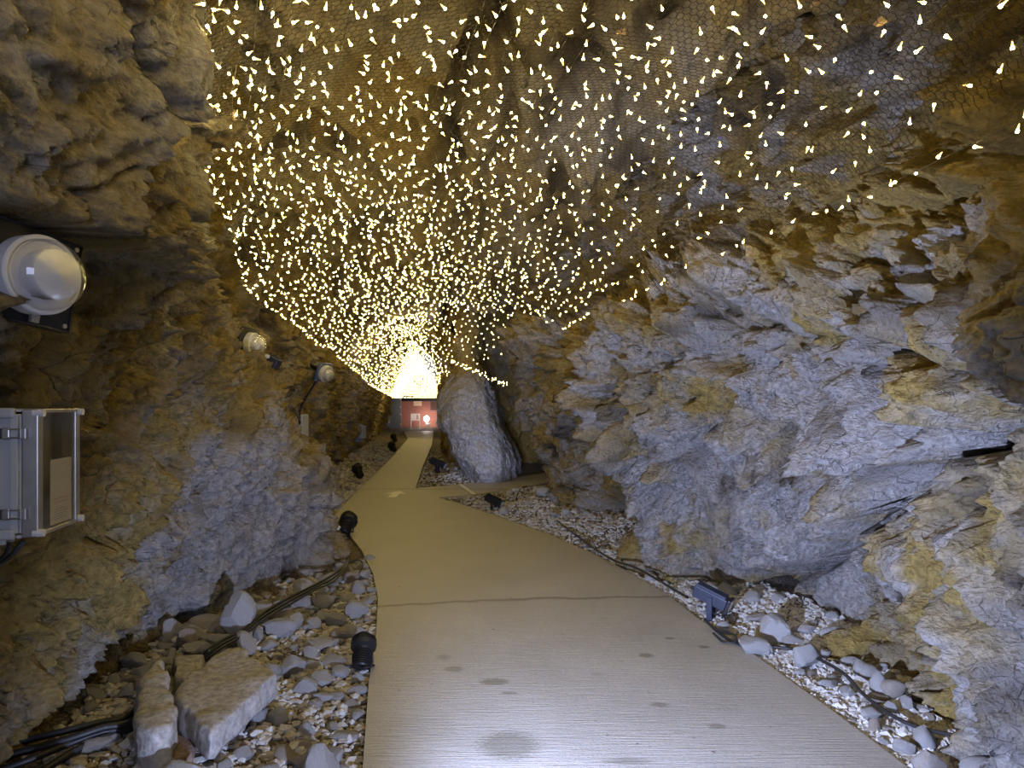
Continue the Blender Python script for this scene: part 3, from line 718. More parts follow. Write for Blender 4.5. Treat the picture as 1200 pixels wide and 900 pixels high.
def pebbles(name, n, region, r0, r1, label, seed, pale=2.0):
    """gravel nobody could count: one mesh"""
    r = np.random.default_rng(seed); bm = bmesh.new(); bmesh.ops.create_icosphere(bm, subdivisions=1, radius=1)
    base = np.array([v.co[:] for v in bm.verts]); Fb = np.array([[v.index for v in f.verts] for f in bm.faces]); bm.free()
    pts = []
    while len(pts) < n:
        x, y = region()
        if x is not None: pts.append((x, y))
    pts = np.array(pts); d = poly_dist(pts[:, 0], pts[:, 1]); rad = r0 + (r1 - r0) * r.random(n) ** 3
    ok = d > rad * .8; pts, rad = pts[ok], rad[ok]; n = len(pts); z = ground(pts[:, 0], pts[:, 1])
    var = np.stack([base * (1 + .25 * r.normal(size=(len(base), 1))) for _ in range(24)])[r.integers(0, 24, n)]
    an = r.random(n) * 6.28; c, s = np.cos(an)[:, None], np.sin(an)[:, None]
    sx = r.uniform(.8, 1.2, (n, 1)); sy = r.uniform(.6, 1, (n, 1)); sz = r.uniform(.45, .8, (n, 1))
    vx = var[:, :, 0] * sx; vy = var[:, :, 1] * sy; vz = var[:, :, 2] * sz
    V = np.stack([(vx * c - vy * s) * rad[:, None] + pts[:, :1], (vx * s + vy * c) * rad[:, None] + pts[:, 1:], vz * rad[:, None] + (z + rad * .3)[:, None]], -1)
    Fc = (Fb[None] + (np.arange(n) * len(base))[:, None, None]).reshape(-1, 3)
    me = np_mesh(name, V.reshape(-1, 3), Fc, smooth=False)
    attr(me, 'ochre', np.repeat(r.random(n) ** pale, len(base))); attr(me, 'dark', np.zeros(n * len(base)))
    o = link(name, me, M_PEB); tag(o, label, 'gravel', kind='stuff'); return o
def peb_mat():
    m, nt, bs = new_mat('gravel_chips'); a = N(nt, 'ShaderNodeAttribute', attribute_name='ochre')
    c = mixc(nt, a.outputs['Fac'], (.47, .46, .45), (.31, .25, .18)); nt.links.new(c, bs.inputs['Base Color']); bs.inputs['Roughness'].default_value = .85; return m
M_PEB = peb_mat()
pebbles('gravel', 9000, reg_left, .010, .038, 'loose grit and chips filling the heap left of the path', 1)
pebbles('gravel', 24000, reg_right, .008, .030, 'pale crushed gravel strip right of the path', 2, 5)
pebbles('gravel', 6000, reg_far, .02, .06, 'dusty brown gravel left of the far path', 3)
def reg_mid2():
    y = 1 / random.uniform(1 / 24, 1 / 12.9); return (random.uniform(-3.2, -.8), y)
pebbles('gravel', 3500, reg_mid2, .015, .05, 'patch of gravel between the far path and the central outcrop', 4)
def reg_tri():
    return (random.uniform(-1.2, 1.6), random.uniform(8.5, 13.0))
pebbles('gravel', 5000, reg_tri, .012, .045, 'pale gravel in the angle between main path and side path', 5)

# ------------------------------------------------------------------ hexagonal netting and light strings
nd = [-3, 2.6, 4.3, 6, 7, 9, 12, 14, 17, 20, 30, 40]
nxl = [-.2, -1.17, -1.95, -2.42, -2.7, -2.85, -3.15, -3.4, -3.75, -4.1, -5.4, -6.7]
nzl = [3.2, 3.15, 3.2, 2.9, 2.72, 2.62, 2.52, 2.42, 2.3, 2.15, 2.0, 1.95]
nxr = [1.6, 1.88, 1.88, 1.25, 1.05, .88, .52, -.45, -1.45, -1.9, -3.05, -4.1]
nzr = [2.7, 2.70, 2.80, 2.62, 2.62, 2.68, 2.78, 2.55, 2.3, 2.2, 2.05, 1.95]
def net(t, d, sag=0.0):
    t = np.asarray(t, float); d = np.asarray(d, float)
    xl, zl, xr, zr = (np.interp(d, nd, q) for q in (nxl, nzl, nxr, nzr))
    x = xl + (xr - xl) * t; e = zl + (zr - zl) * t
    top = np.interp(d, [-3, 3, 8, 20, 40], [3.45, 3.5, 3.5, 3.55, 3.35])
    k = np.interp(d, [0, 12, 20], [.62, .7, 1.25])
    z = e + (top - e) * np.sin(np.pi * np.clip(t, 0, 1)) ** k
    p = np.stack([x.ravel(), d.ravel(), 0 * x.ravel()], 1)
    z = z + (.07 * fbm(p, 1.1, 3, 31)).reshape(x.shape) * np.sin(np.pi * np.clip(t, 0, 1)) ** .5
    return np.stack([x, d, z - sag], -1)

def netting():
    W, c = 4.25, .043                        # width, hexagon across flats
    h = c / math.sqrt(3)                     # edge length
    d0, d1 = 1.9, 13.0
    ncol = int(W / c); nrow = int((d1 - d0) / (1.5 * h))
    i, j = np.meshgrid(np.arange(ncol), np.arange(nrow), indexing='ij'); i = i.ravel(); j = j.ravel()
    cx = (i + .5 * (j % 2)) * c; cy = d0 + j * 1.5 * h
    def V(dx, dy): return np.stack([cx + dx, cy + dy], 1)
    a, b, e, f = V(-c / 2, -h / 2), V(-c / 2, h / 2), V(0, h), V(c / 2, h / 2)
    A = np.concatenate([a, b, e]); B = np.concatenate([b, e, f])
    def map3(q):
        qq = np.stack([q[:, 0] * 40, q[:, 1] * 40, 0 * q[:, 0]], 1)
        jit = np.stack([vnoise(np.stack([q[:, 0], q[:, 1], 0 * q[:, 0]], 1), .09, 5), vnoise(np.stack([q[:, 0], q[:, 1], 0 * q[:, 0]], 1), .09, 6)], 1) * .006
        q = q + jit; return net(np.clip(q[:, 0] / W, 0, 1), q[:, 1], -.012)
    A3, B3 = map3(A), map3(B); ln = np.linalg.norm(B3 - A3, axis=1); ok = (ln > .004) & (ln < .08); A3, B3 = A3[ok], B3[ok]
    t = B3 - A3; t /= np.linalg.norm(t, axis=1)[:, None]; u = np.cross(t, [0, 0, 1.0]); u /= np.linalg.norm(u, axis=1)[:, None] + 1e-9; v = np.cross(t, u)
    r = .0016; rings = []
    for q in (A3, B3):
        for k in range(3):
            an = k * 2 * math.pi / 3; rings.append(q + r * (math.cos(an) * u + math.sin(an) * v))
    Vv = np.stack(rings, 1).reshape(-1, 3); base = np.arange(len(A3))[:, None, None] * 6
    Fc = base + np.array([[[0, 1, 4, 3], [1, 2, 5, 4], [2, 0, 3, 5]]]); me = np_mesh('wire_netting', Vv, Fc.reshape(-1, 4))
    tag(link('wire_netting', me, M_WIRE), 'dark hexagonal wire netting slung under the tunnel roof', 'netting')
netting()

def bulb_mesh():
    bm = bmesh.new(); n = 6
    # bright flared end and a pointed, dimmer tail
    prof = [(.0, 0), (.0062, .001), (.0066, .005), (.0048, .013)]
    lathe(bm, prof, n)
    for f in bm.faces: f.material_index = 0
    k = len(bm.faces)
    lathe(bm, [(.0048, .013), (.0014, .033), (0, .035)], n); bm.faces.ensure_lookup_table()
    for f in bm.faces[k:]: f.material_index = 1
    me = bpy.data.meshes.new('bulb'); bm.to_mesh(me); bm.free(); me.materials.append(M_LED); me.materials.append(M_TIP)
    return me
BM = bulb_mesh()
BV = np.array([v.co[:] for v in BM.vertices]); BF = [(tuple(p.vertices), p.material_index) for p in BM.polygons]
def merged_bulbs(name, pts, rots, parent, size=1.0):
    V = []; Fs = []; mi = []
    tri = []
    for f, m in BF:
        if len(f) == 3: tri.append((f, m))
        else: tri += [((f[0], f[1], f[2]), m), ((f[0], f[2], f[3]), m)]
    T = np.array([f for f, _ in tri]); Mi = np.array([m for _, m in tri]); n = len(pts)
    R = np.array([np.array(r.to_matrix()) for r in rots]); V = np.einsum('nij,kj->nki', R, BV * size) + np.array(pts)[:, None]
    Fc = (T[None] + (np.arange(n) * len(BV))[:, None, None]).reshape(-1, 3)
    me = np_mesh(name, V.reshape(-1, 3), Fc, smooth=False); me.materials.append(M_LED); me.materials.append(M_TIP)
    me.polygons.foreach_set('material_index', np.tile(Mi, n).astype(np.int32)); o = link(name, me, None, parent); o['kind'] = 'stuff'; return o
NS = 36; nb = 0
from mathutils import Euler, Quaternion
for s in range(NS):
    t = .004 + .992 * (s / (NS - 1)) ** 1.12
    dd = np.concatenate([np.arange(.6, 14, .12), np.arange(14, 39.5, .4)])
    wob = .006 * vnoise(np.stack([dd, dd * 0 + s * 7.3, dd * 0], 1), .9, 21)
    pts = net(np.clip(t + wob, 0.0, 1.0), dd, .006)
    V, Fc = tube_arrays(pts, .0016, 4)
    o = bpy.data.objects.new('light_string', None); COL.objects.link(o)
    if s == 0: lab, grp = 'leftmost warm light string, following the left rock edge of the net', None
    elif s == NS - 1: lab, grp = 'lowest warm light string along the top of the right rock wall', None
    else: lab, grp = 'warm white light string with small cone bulbs under the netting', 'light strings under the netting'
    tag(o, lab, 'string lights', grp)
    link('cord', np_mesh('cord', V, Fc), M_CORD, o)
    step = float(np.interp(t, [0, .03, .5, .8, 1], [.10, .105, .115, .15, .17])); pos = []
    d = .7 + random.random() * step
    while d < 39.3:
        pos.append(d); d += step * random.uniform(.6, 1.4) * float(np.interp(d, [0, 1.6, 7, 10, 16, 22], [1.4, 1, 1, 1.5, 2.6, 4.0]))
    pos = np.array(pos); q = net(np.clip(t + np.interp(pos, dd, wob), 0, 1), pos, .012)
    q[:, 0] += np.random.default_rng(s).uniform(-.085, .085, len(q)) * (1 if 0 < s < NS - 1 else .35); q[:, 2] += np.random.default_rng(s + 99).uniform(-.02, .012, len(q))
    rots = [Quaternion(Vector(np.random.default_rng(1000 * s + i).normal(size=3)).normalized(), np.random.default_rng(7777 * s + i).uniform(0, 6.28)) for i in range(len(q))]
    vis = [i for i in range(len(q)) if pos[i] > 2.15][:100]; vs = set(vis)
    for i in vis:
        b = bpy.data.objects.new('bulb', BM); COL.objects.link(b); b.parent = o; b.location = q[i]; b.rotation_mode = 'QUATERNION'; b.rotation_quaternion = rots[i]; nb += 1
    rest = [i for i in range(len(q)) if i not in vs]
    merged_bulbs('bulb', q[rest], [rots[i] for i in rest], o)
print('bulbs', nb)

# hanging curtain of lights at the far end of the tunnel
def curtain():
    o = bpy.data.objects.new('light_curtain', None); COL.objects.link(o); tag(o, 'bright gable-shaped curtain of lights closing the far end', 'string lights')
    V = []; Fc = []; k = 0; pts = []
    for i in range(37):
        u = i / 36; x = -5.28 + 2.1 * u; top = 4.45 - 2.35 * abs(u - .42) / (.42 if u < .42 else .58) ** 1.0
        if top < 2.0: continue
        v, f = tube_arrays([(x, 30, top), (x, 30, (top + 1.88) / 2), (x, 30, 1.88)], .003, 4); V.append(v); Fc.append(f + k); k += len(v)
        z = 1.88
        while z < top: pts.append((x + random.uniform(-.03, .03), 29.98 + random.uniform(-.1, .05), z)); z += random.uniform(.055, .10)
    link('cord', np_mesh('cord', np.concatenate(V), np.concatenate(Fc)), M_CORD, o)
    merged_bulbs('bulb', np.array(pts), [Quaternion(Vector((random.gauss(0, 1), random.gauss(0, 1), random.gauss(0, 1))).normalized(), random.uniform(0, 6)) for _ in pts], o, 1.35)
curtain()
# short end of a string trailing over the outcrop
def trail():
    pts = smooth_path([P(528, 424, 13.9), P(545, 430, 13.6), P(562, 437, 13.4), P(580, 445, 13.3), P(594, 451, 13.2)], 10)
    o = bpy.data.objects.new('light_string', None); COL.objects.link(o); tag(o, 'short trailing light string sloping across the top of the central outcrop', 'string lights')
    V, Fc = tube_arrays(pts, .003, 4); link('cord', np_mesh('cord', V, Fc), M_CORD, o)
    for i in range(0, len(pts)):
        b = bpy.data.objects.new('bulb', BM); COL.objects.link(b); b.parent = o; b.scale = (1.3,) * 3; b.location = Vector(pts[i]) + Vector((random.uniform(-.03, .03), 0, random.uniform(-.05, .05))); b.rotation_euler = (random.uniform(0, 6), random.uniform(0, 6), 0)
trail()

# ------------------------------------------------------------------ dome lamps on the left wall
def frame_from(axis, up=Vector((0, 0, 1))):
    z = axis.normalized(); x = up.cross(z).normalized(); y = z.cross(x); return Matrix((x, y, z)).transposed()
def dome_lamp(c, axis, r, label, plate_mat, plate=1.35, yellow=False, bracket=False, roll=0.0, plate_r=None):
    root = bpy.data.objects.new('dome_lamp', None); COL.objects.link(root); tag(root, label, 'lamp', None)
    R = frame_from(axis) @ Matrix.Rotation(roll, 3, 'Z'); root.matrix_world = Matrix.Translation(c) @ R.to_4x4()
    s = plate * r
    bm = bmesh.new(); box(bm, (0, 0, -.10 * r), (2 * s, 2 * s, .05 * r), None, .01 * r)
    for a, b in ((0, 1), (0, -1), (1, 0), (-1, 0)):      # folded rim
        box(bm, (a * s, b * s, -.22 * r), (.04 * r if a else 2 * s, .04 * r if b else 2 * s, .34 * r))
    bm_obj('mounting_plate', bm, plate_mat, root)
    for a, b in ((1, 1), (-1, 1), (1, -1), (-1, -1)):
        bm = bmesh.new(); cyl(bm, (a * s * .88, b * s * .88, -.08 * r), (a * s * .88, b * s * .88, -.02 * r), .06 * r, n=12); bm_obj('bolt', bm, M_STEEL, root)
    bm = bmesh.new(); lathe(bm, [(0, -.06 * r), (r * .98, -.06 * r), (r, -.02 * r), (r, .42 * r), (r * .97, .46 * r), (r * .9, .46 * r), (r * .88, .40 * r), (0, .40 * r)], 56); bm_obj('base_ring', bm, M_WHITEPL, root, smooth=False)
    for p in root.children[-1].data.polygons: p.use_smooth = True
    root.children[-1].data.set_sharp_from_angle(angle=.6) if hasattr(bpy.types.Mesh, 'set_sharp_from_angle') else None
    bm = bmesh.new(); lathe(bm, [(0, .40 * r), (.60 * r, .40 * r), (.62 * r, .44 * r), (.62 * r, .93 * r), (.59 * r, .97 * r), (.1 * r, .975 * r), (.09 * r, .99 * r), (0, .99 * r)], 48)
    o = bm_obj('lamp_core', bm, M_WHITEPL, root, smooth=True)
    bm = bmesh.new(); box(bm, (-.12 * r, -.615 * r, .68 * r), (.34 * r, .03 * r, .34 * r)); bm_obj('rating_plate', bm, M_INKG, root)
    prof = [(.88 * r, .44 * r), (.885 * r, .62 * r)] + [(.88 * r * math.cos(a), .62 * r + .62 * r * math.sin(a)) for a in np.linspace(.1, math.pi / 2 - .05, 12)] + [(0, 1.24 * r)]
    bm = bmesh.new(); lathe(bm, prof, 56); bm_obj('glass_dome', bm, M_GLASS, root, smooth=True)
    bm = bmesh.new(); box(bm, (.15 * r, -1.08 * r, .1 * r), (.22 * r, .2 * r, .1 * r), None, .01 * r); cyl(bm, (.15 * r, -1.1 * r, .12 * r), (.15 * r, -1.1 * r, .22 * r), .045 * r, n=10); bm_obj('latch', bm, M_STEEL, root)
    return root
L1 = dome_lamp(P(38, 323, 2.12), Vector((.93, -.36, -.03)), .122, 'nearest white dome lamp on a black square plate, upper left', M_BLACKMETAL, 1.2, roll=math.radians(-8))
L2 = dome_lamp(P(293, 404, 7.5), Vector((1, -.16, -.08)), .135, 'second dome lamp on the left wall, above a black angled floodlight', M_BLACKMETAL, 1.35)
L3 = dome_lamp(P(380, 437, 11.1), Vector((.82, -.32, -.42)), .14, 'farthest small dome lamp with blue back plate and hanging cable', plain('blue_plate', (.10, .13, .32), .4), 1.1)
# wall brackets so the lamps reach the rock
for root, ln in ((L1, .35), (L2, .5), (L3, .5)):
    bm = bmesh.new(); r = .12; cyl(bm, (0, 0, -.02), (0, 0, -ln), .03, n=16); box(bm, (0, 0, -ln), (.16, .16, .02), None, .004); bm_obj('wall_bracket', bm, M_BLACKMETAL, root)
tag(cable('power_cable', [P(-4, 402, 2.3), P(4, 385, 2.2), P(12, 372, 2.16), P(16, 362, 2.15)], .008, M_BLACK), 'short black cable dropping from the nearest dome lamp', 'cable')
tag(cable('power_cable', [P(371, 446, 11.15), P(361, 462, 11.15), P(353, 476, 11.2), P(351, 490, 11.2), P(352, 500, 11.3)], .018, M_BLACK), 'black cable hanging from the farthest dome lamp to its box', 'cable')

# black angled floodlight on a pale bracket under the second lamp
def angled_flood():
    root = bpy.data.objects.new('angled_floodlight', None); COL.objects.link(root); c = P(320, 424, 7.45); root.location = c; tag(root, 'black floodlight tilted on a pale arm beside the second dome lamp', 'lamp')
    R = Matrix.Rotation(math.radians(28), 3, 'Y')
    bm = bmesh.new(); box(bm, (.0, 0, 0), (.14, .16, .11), R, .012)
    for i in range(5): box(bm, R @ Vector((-.04 + i * .022, 0, .06)), (.005, .14, .02), R)
    bm_obj('housing', bm, M_BLUEBLACK, root)
    bm = bmesh.new(); box(bm, (-.11, -.085, .055), (.2, .008, .04), Matrix.Rotation(math.radians(2), 3, 'Y'), .01); cyl(bm, (-.02, -.095, .055), (-.02, -.08, .055), .014, n=14); bm_obj('bracket_arm', bm, M_WHITEPL, root)
    bm = bmesh.new(); box(bm, (-.245, -.04, -.09), (.045, .03, .26), None, .004); bm_obj('bracket_post', bm, M_WHITEPL, root)
    bm = bmesh.new(); cyl(bm, (.02, -.09, -.02), (.02, -.078, -.02), .012, n=12); bm_obj('bolt', bm, M_STEEL, root)
angled_flood()

# clear-lidded control box at the left edge
def control_box():
    root = bpy.data.objects.new('control_box', None); COL.objects.link(root)
    n0 = P(40, 555, 2.13); f0 = P(89, 548, 2.42); ex = (f0 - n0); ex.z = 0; wid = ex.length; ex.normalize()
    ez = Vector((0, 0, 1)); ey = ez.cross(ex)          # ey points away from the tunnel
    if ey.x > 0: ey = -ey
    R = Matrix((ex, ey, ez)).transposed(); zc = 1.43; base = Vector((n0.x, n0.y, zc)) + ex * wid / 2
    root.matrix_world = Matrix.Translation(base) @ R.to_4x4(); tag(root, 'grey control box with clear lid and paper inside, left edge', 'box')
    W, Hh, D = wid, .40, .20                           # local x along wall, y into wall, z up
    # body: open shell with back and four sides
    bm = bmesh.new(); t = .008
    box(bm, (0, D, 0), (W, t, Hh)); box(bm, (-W / 2 + t / 2, D / 2 + .02, 0), (t, D - .03, Hh - .03), None); box(bm, (W / 2 - t / 2, D / 2 + .02, 0), (t, D - .03, Hh)); box(bm, (0, D / 2 + .02, Hh / 2 - t / 2), (W, D - .03, t)); box(bm, (0, D / 2 + .02, -Hh / 2 + t / 2), (W, D - .03, t))
    bm_obj('body', bm, M_GREYPL, root)
    bm = bmesh.new()
    for z in (Hh / 2 - .012, -Hh / 2 + .012): box(bm, (-W / 2 - .006, D / 2 + .04, z), (.02, D - .02, .032), None, .008)
    box(bm, (-W / 2 - .004, .052, 0), (.014, .022, Hh - .03), None, .003)
    bm_obj('body_rim', bm, M_GREYPL, root)
    # steel lid frame
    bm = bmesh.new(); d = .045
    box(bm, (-W / 2 + .014, d / 2 - .012, 0), (.034, d, Hh), None, .003); box(bm, (W / 2 - .014, d / 2 - .012, 0), (.034, d, Hh), None, .003)
    for z in (Hh / 2 - .006, -Hh / 2 + .006): box(bm, (0, d / 2 - .012, z), (W, d, .012), None, .002)
    bm_obj('lid_frame', bm, M_STEEL, root)
    bm = bmesh.new(); box(bm, (0, -.006, 0), (W - .05, .004, Hh - .02)); bm_obj('clear_lid', bm, M_CLEAR, root)
    bm = bmesh.new(); box(bm, (0, .07, 0), (W - .03, .004, Hh - .03)); bm_obj('mounting_panel', bm, plain('grey_back_panel', (.5, .5, .48), .5), root)
    bm = bmesh.new(); box(bm, (.035, .0005, -.075), (W * .52, .002, .215)); pp = bm_obj('paper_sheet', bm, M_PAPER, root)
    bm = bmesh.new()
    for z in (-.10, -.112): box(bm, (.03, -.001, z), (W * .38, .001, .0016))
    bm_obj('printed_line', bm, M_INK, pp)
    bm = bmesh.new()
    for i in range(5): box(bm, (.03, -.001, -.135 - i * .008), (W * (.3 + .05 * (i % 2)), .001, .0012))
    bm_obj('small_print', bm, M_INKG, pp)
    for x in (-W / 2 + .006, W / 2 - .006):
        for z in (Hh / 2 - .012, -Hh / 2 + .012):
            bm = bmesh.new(); cyl(bm, (x, .004, z), (x, -.026, z), .013, .0115, 20); bm_obj('corner_screw', bm, M_WHITEPL, root)
    for z in (Hh / 2 - .075, -Hh / 2 + .075):          # draw latches on the near side
        bm = bmesh.new(); x = -W / 2 - .012
        box(bm, (x, .11, z), (.014, .06, .03), None, .004); o = bm_obj('latch', bm, M_BLACK, root)
        bm = bmesh.new(); box(bm, (x, .072, z), (.012, .022, .036), None, .003); cyl(bm, (x - .004, .068, z + .013), (x - .004, .03, z + .013), .0028, n=8); cyl(bm, (x - .004, .068, z - .013), (x - .004, .03, z - .013), .0028, n=8); cyl(bm, (x - .004, .03, z + .014), (x - .004, .03, z - .014), .0028, n=8); box(bm, (x, .022, z), (.012, .012, .034), None, .002)
        bm_obj('latch_loop', bm, M_STEEL, o)
    bm = bmesh.new()
    for i in range(3): cyl(bm, (-W / 2 + .06 + i * .05, .12, -Hh / 2), (-W / 2 + .06 + i * .05, .12, -Hh / 2 - .03), .012, n=14)
    bm_obj('cable_gland', bm, M_GREYPL, root)
control_box()
tag(cable('power_cable', [P(28, 634, 2.22), P(16, 648, 2.2), P(2, 660, 2.15), P(-20, 668, 2.1)], .009, M_BLACK), 'right-hand black cable curving out under the control box', 'cable')
tag(cable('power_cable', [P(12, 636, 2.26), P(6, 650, 2.24), P(-6, 660, 2.2), P(-20, 664, 2.15)], .007, M_BLACK), 'left-hand thin black cable under the control box', 'cable')

def small_box(c, s, label, mats, rz=0.0):
    root = bpy.data.objects.new('junction_box', None); COL.objects.link(root); root.location = c; root.rotation_euler = (0, 0, rz); tag(root, label, 'box')
    bm = bmesh.new(); box(bm, (-.03, 0, 0), (s[0], s[1], s[2]), None, .01); bm_obj('back_box', bm, mats[0], root)
    bm = bmesh.new(); box(bm, (s[0] / 2 + .03, 0, .02), (.11, s[1] * .8, s[2] * .72), None, .015); l = bm_obj('lid', bm, mats[1], root)
    bm = bmesh.new()
    for z in (-.3, .3): cyl(bm, (s[0] / 2 + .08, -.05, z * s[2]), (s[0] / 2 + .095, -.05, z * s[2]), .012, n=10)
    bm_obj('screw', bm, M_STEEL, l)
small_box(P(347, 500, 11.4), (.16, .34, .52), 'grey junction box on black backboard below the farthest dome lamp', (M_BLACKMETAL, M_GREYPL), -.1)
small_box(P(421, 507, 20.2), (.16, .34, .52), 'small grey-blue box low on the far left wall', (plain('blue_grey', (.25, .29, .36), .5), plain('blue_grey_lid', (.3, .34, .42), .5)), -.2)

# ------------------------------------------------------------------ ground spotlights
def spot_can(g, s, aim, label, lens_mat, yoke=True):
    root = bpy.data.objects.new('spotlight', None); COL.objects.link(root); root.location = g; tag(root, label, 'lamp')
    aim = aim.normalized(); R = frame_from(aim).to_4x4(); c = Vector((0, 0, .62 * s)); M = Matrix.Translation(c) @ R
    bm = bmesh.new(); prof = [(0, -.55 * s), (.22 * s, -.55 * s)]
    for i in range(7): z = -.5 * s + i * .09 * s; prof += [(.26 * s, z), (.34 * s, z + .01 * s), (.34 * s, z + .04 * s), (.26 * s, z + .05 * s)]
    prof += [(.30 * s, .18 * s), (.46 * s, .24 * s), (.48 * s, .42 * s), (.42 * s, .42 * s), (.38 * s, .36 * s), (0, .34 * s)]
    lathe(bm, prof, 28, M); bm_obj('housing', bm, M_BLACK, root)
    bm = bmesh.new(); lathe(bm, [(0, .39 * s), (.4 * s, .39 * s), (.4 * s, .37 * s), (0, .365 * s)], 24, M); bm_obj('lens', bm, lens_mat, root)
    # visor
    bm = bmesh.new(); n = 14; rows = []
    for k, z in enumerate((.40 * s, .66 * s)):
        rows.append([bm.verts.new(M @ Vector((.47 * s * math.cos(a), .47 * s * math.sin(a), z if k == 0 else z - .12 * s * abs(math.cos(a))))) for a in np.linspace(.15, math.pi - .15, n)])
    for i in range(n - 1): bm.faces.new((rows[0][i], rows[0][i + 1], rows[1][i + 1], rows[1][i]))
    f = bm.faces[:]; bmesh.ops.solidify(bm, geom=f, thickness=.02 * s); bm_obj('visor', bm, M_BLACK, root)
    bm = bmesh.new(); cyl(bm, (0, 0, -.05), (0, 0, .3 * s), .05 * s, n=10); cyl(bm, (-.36 * s, 0, .3 * s), (.36 * s, 0, .3 * s), .04 * s, n=8)
    for a in (-1, 1): cyl(bm, (a * .36 * s, 0, .3 * s), (a * .36 * s, 0, .64 * s), .035 * s, n=8)
    bm_obj('yoke', bm, M_BLACKMETAL, root); return root
M_LENS = plain('yellow_lens', (.30, .27, .14), .25)
g = G(425, 782, .0); g.z = gz(g.x, g.y)
spot_can(g, .17, Vector((-.06, .72, .55)), 'near black finned spotlight standing at the left path edge', M_LENS)
tag(cable('looped_cable', [g + Vector(q) for q in ((-.02, -.03, .03), (-.10, -.04, .05), (-.16, -.02, .03), (-.14, .03, .02), (-.05, -.02, .04), (.03, -.10, .06), (.075, -.05, .05), (.06, .02, .03), (0, -.02, .03))], .006, M_BLACK), 'coiled black lead in front of the near finned spotlight', 'cable')
g2 = G(406, 628, .0); g2.z = gz(g2.x, g2.y)
spot_can(g2, .24, Vector((.1, .75, .5)), 'black spotlight at the tip of the left outcrop, beside the bend', M_LENS)
tag(cable('white_tie', [g2 + Vector((-.12, -.1, .12)), g2 + Vector((-.05, -.16, .16)), g2 + Vector((-.1, -.18, .08))], .02, M_WHITEPL), 'white plastic scrap under the spotlight at the bend', 'scrap')
for px, py, s, lab in ((420, 562, .25, 'black spotlight in far left gravel, closest of three to the bend'), (460, 530, .28, 'black spotlight in the far left gravel, middle one of three'), (462, 519, .28, 'black spotlight in the far left gravel, nearest the brick building')):
    q = G(px, py, 0); q.z = gz(q.x, q.y); spot_can(q, s, Vector((-.4, .5, .6)), lab, M_LENS)

def led_flood(c, s, yaw, label, mat=M_BLUEBLACK, pitch=.35):
    """rectangular finned LED floodlight on a stake"""
    root = bpy.data.objects.new('floodlight', None); COL.objects.link(root); root.location = c; root.rotation_euler = (0, 0, yaw); tag(root, label, 'lamp')
    R = Matrix.Rotation(pitch, 3, 'Y'); o = Vector((0, 0, .62 * s))
    bm = bmesh.new(); box(bm, o, (1.0 * s, .42 * s, .34 * s), R, .02 * s)
    for i in range(6): box(bm, o + R @ Vector((-.02 * s, -.17 * s + i * .068 * s, .2 * s)), (.9 * s, .014 * s, .09 * s), R)
    for i in range(4): box(bm, o + R @ Vector((-.02 * s, -.215 * s, -.1 * s + i * .07 * s)), (.9 * s, .03 * s, .014 * s), R)
    bm_obj('housing', bm, mat, root)
    bm = bmesh.new(); box(bm, o + R @ Vector((.56 * s, 0, 0)), (.1 * s, .5 * s, .44 * s), R, .02 * s); bm_obj('front_frame', bm, M_BLACKMETAL, root)
    bm = bmesh.new(); box(bm, o + R @ Vector((.605 * s, 0, 0)), (.012 * s, .4 * s, .34 * s), R); bm_obj('lens', bm, plain('pale_lens', (.7, .75, .85), .2), root)
    bm = bmesh.new(); box(bm, (.02 * s, -.26 * s, .33 * s), (.16 * s, .05 * s, .66 * s), None, .01 * s); box(bm, (.02 * s, .26 * s, .33 * s), (.16 * s, .05 * s, .66 * s), None, .01 * s); box(bm, (.02 * s, 0, .03 * s), (.2 * s, .56 * s, .05 * s), None, .01 * s); bm_obj('stand', bm, mat, root)
    bm = bmesh.new(); cyl(bm, o + R @ Vector((-.5 * s, 0, 0)), o + R @ Vector((-.64 * s, 0, 0)), .08 * s, .05 * s, 12); bm_obj('cable_gland', bm, M_BLACK, root)
    return root
fg = G(827, 722, 0); fg.x += .04; fg.z = gz(fg.x, fg.y) + .01
led_flood(fg, .26, -.55, 'blue-lit finned floodlight at the right edge of the path')
fg2 = G(578, 598, 0); fg2.z = gz(fg2.x, fg2.y)
led_flood(fg2, .26, -.4, 'black floodlight lying in gravel by the side path', M_BLACKMETAL)
fg3 = G(512, 555, 0); fg3.z = gz(fg3.x, fg3.y)
led_flood(fg3, .34, -.2, 'black floodlight between the far path and the central outcrop', M_BLACKMETAL)

# ------------------------------------------------------------------ cables
def run(name, pts, r, label, dz=.02, cat='cable'):
    q = []
    for px, py, z in pts:
        v = G(px, py, z); q.append(v)
    q = smooth_path(q, 10); gzv = ground(q[:, 0], q[:, 1]); q[:, 2] = np.maximum(q[:, 2], gzv + r * .8); V, Fc = tube_arrays(q, r, 8)
    return tag(link(name, np_mesh(name, V, Fc), M_BLACK), label, cat)
run('power_cable', [(-30, 884, .16), (30, 868, .18), (80, 856, .2), (120, 846, .2), (152, 838, .18), (185, 800, .12)], .016, 'uppermost thick black cable at the bottom left')
run('power_cable', [(-30, 896, .15), (30, 880, .17), (80, 866, .19), (120, 853, .2), (155, 845, .18), (190, 815, .1)], .018, 'second thick black cable from the top, bottom left')
run('power_cable', [(-30, 912, .14), (30, 892, .16), (80, 872, .17), (118, 858, .18), (155, 851, .16), (200, 830, .08)], .016, 'third thick black cable from the top, bottom left')
run('power_cable', [(20, 925, .10), (60, 897, .13), (95, 876, .15), (130, 861, .16), (158, 853, .14), (210, 835, .06)], .017, 'lowest black cable fanning down at the bottom left corner')
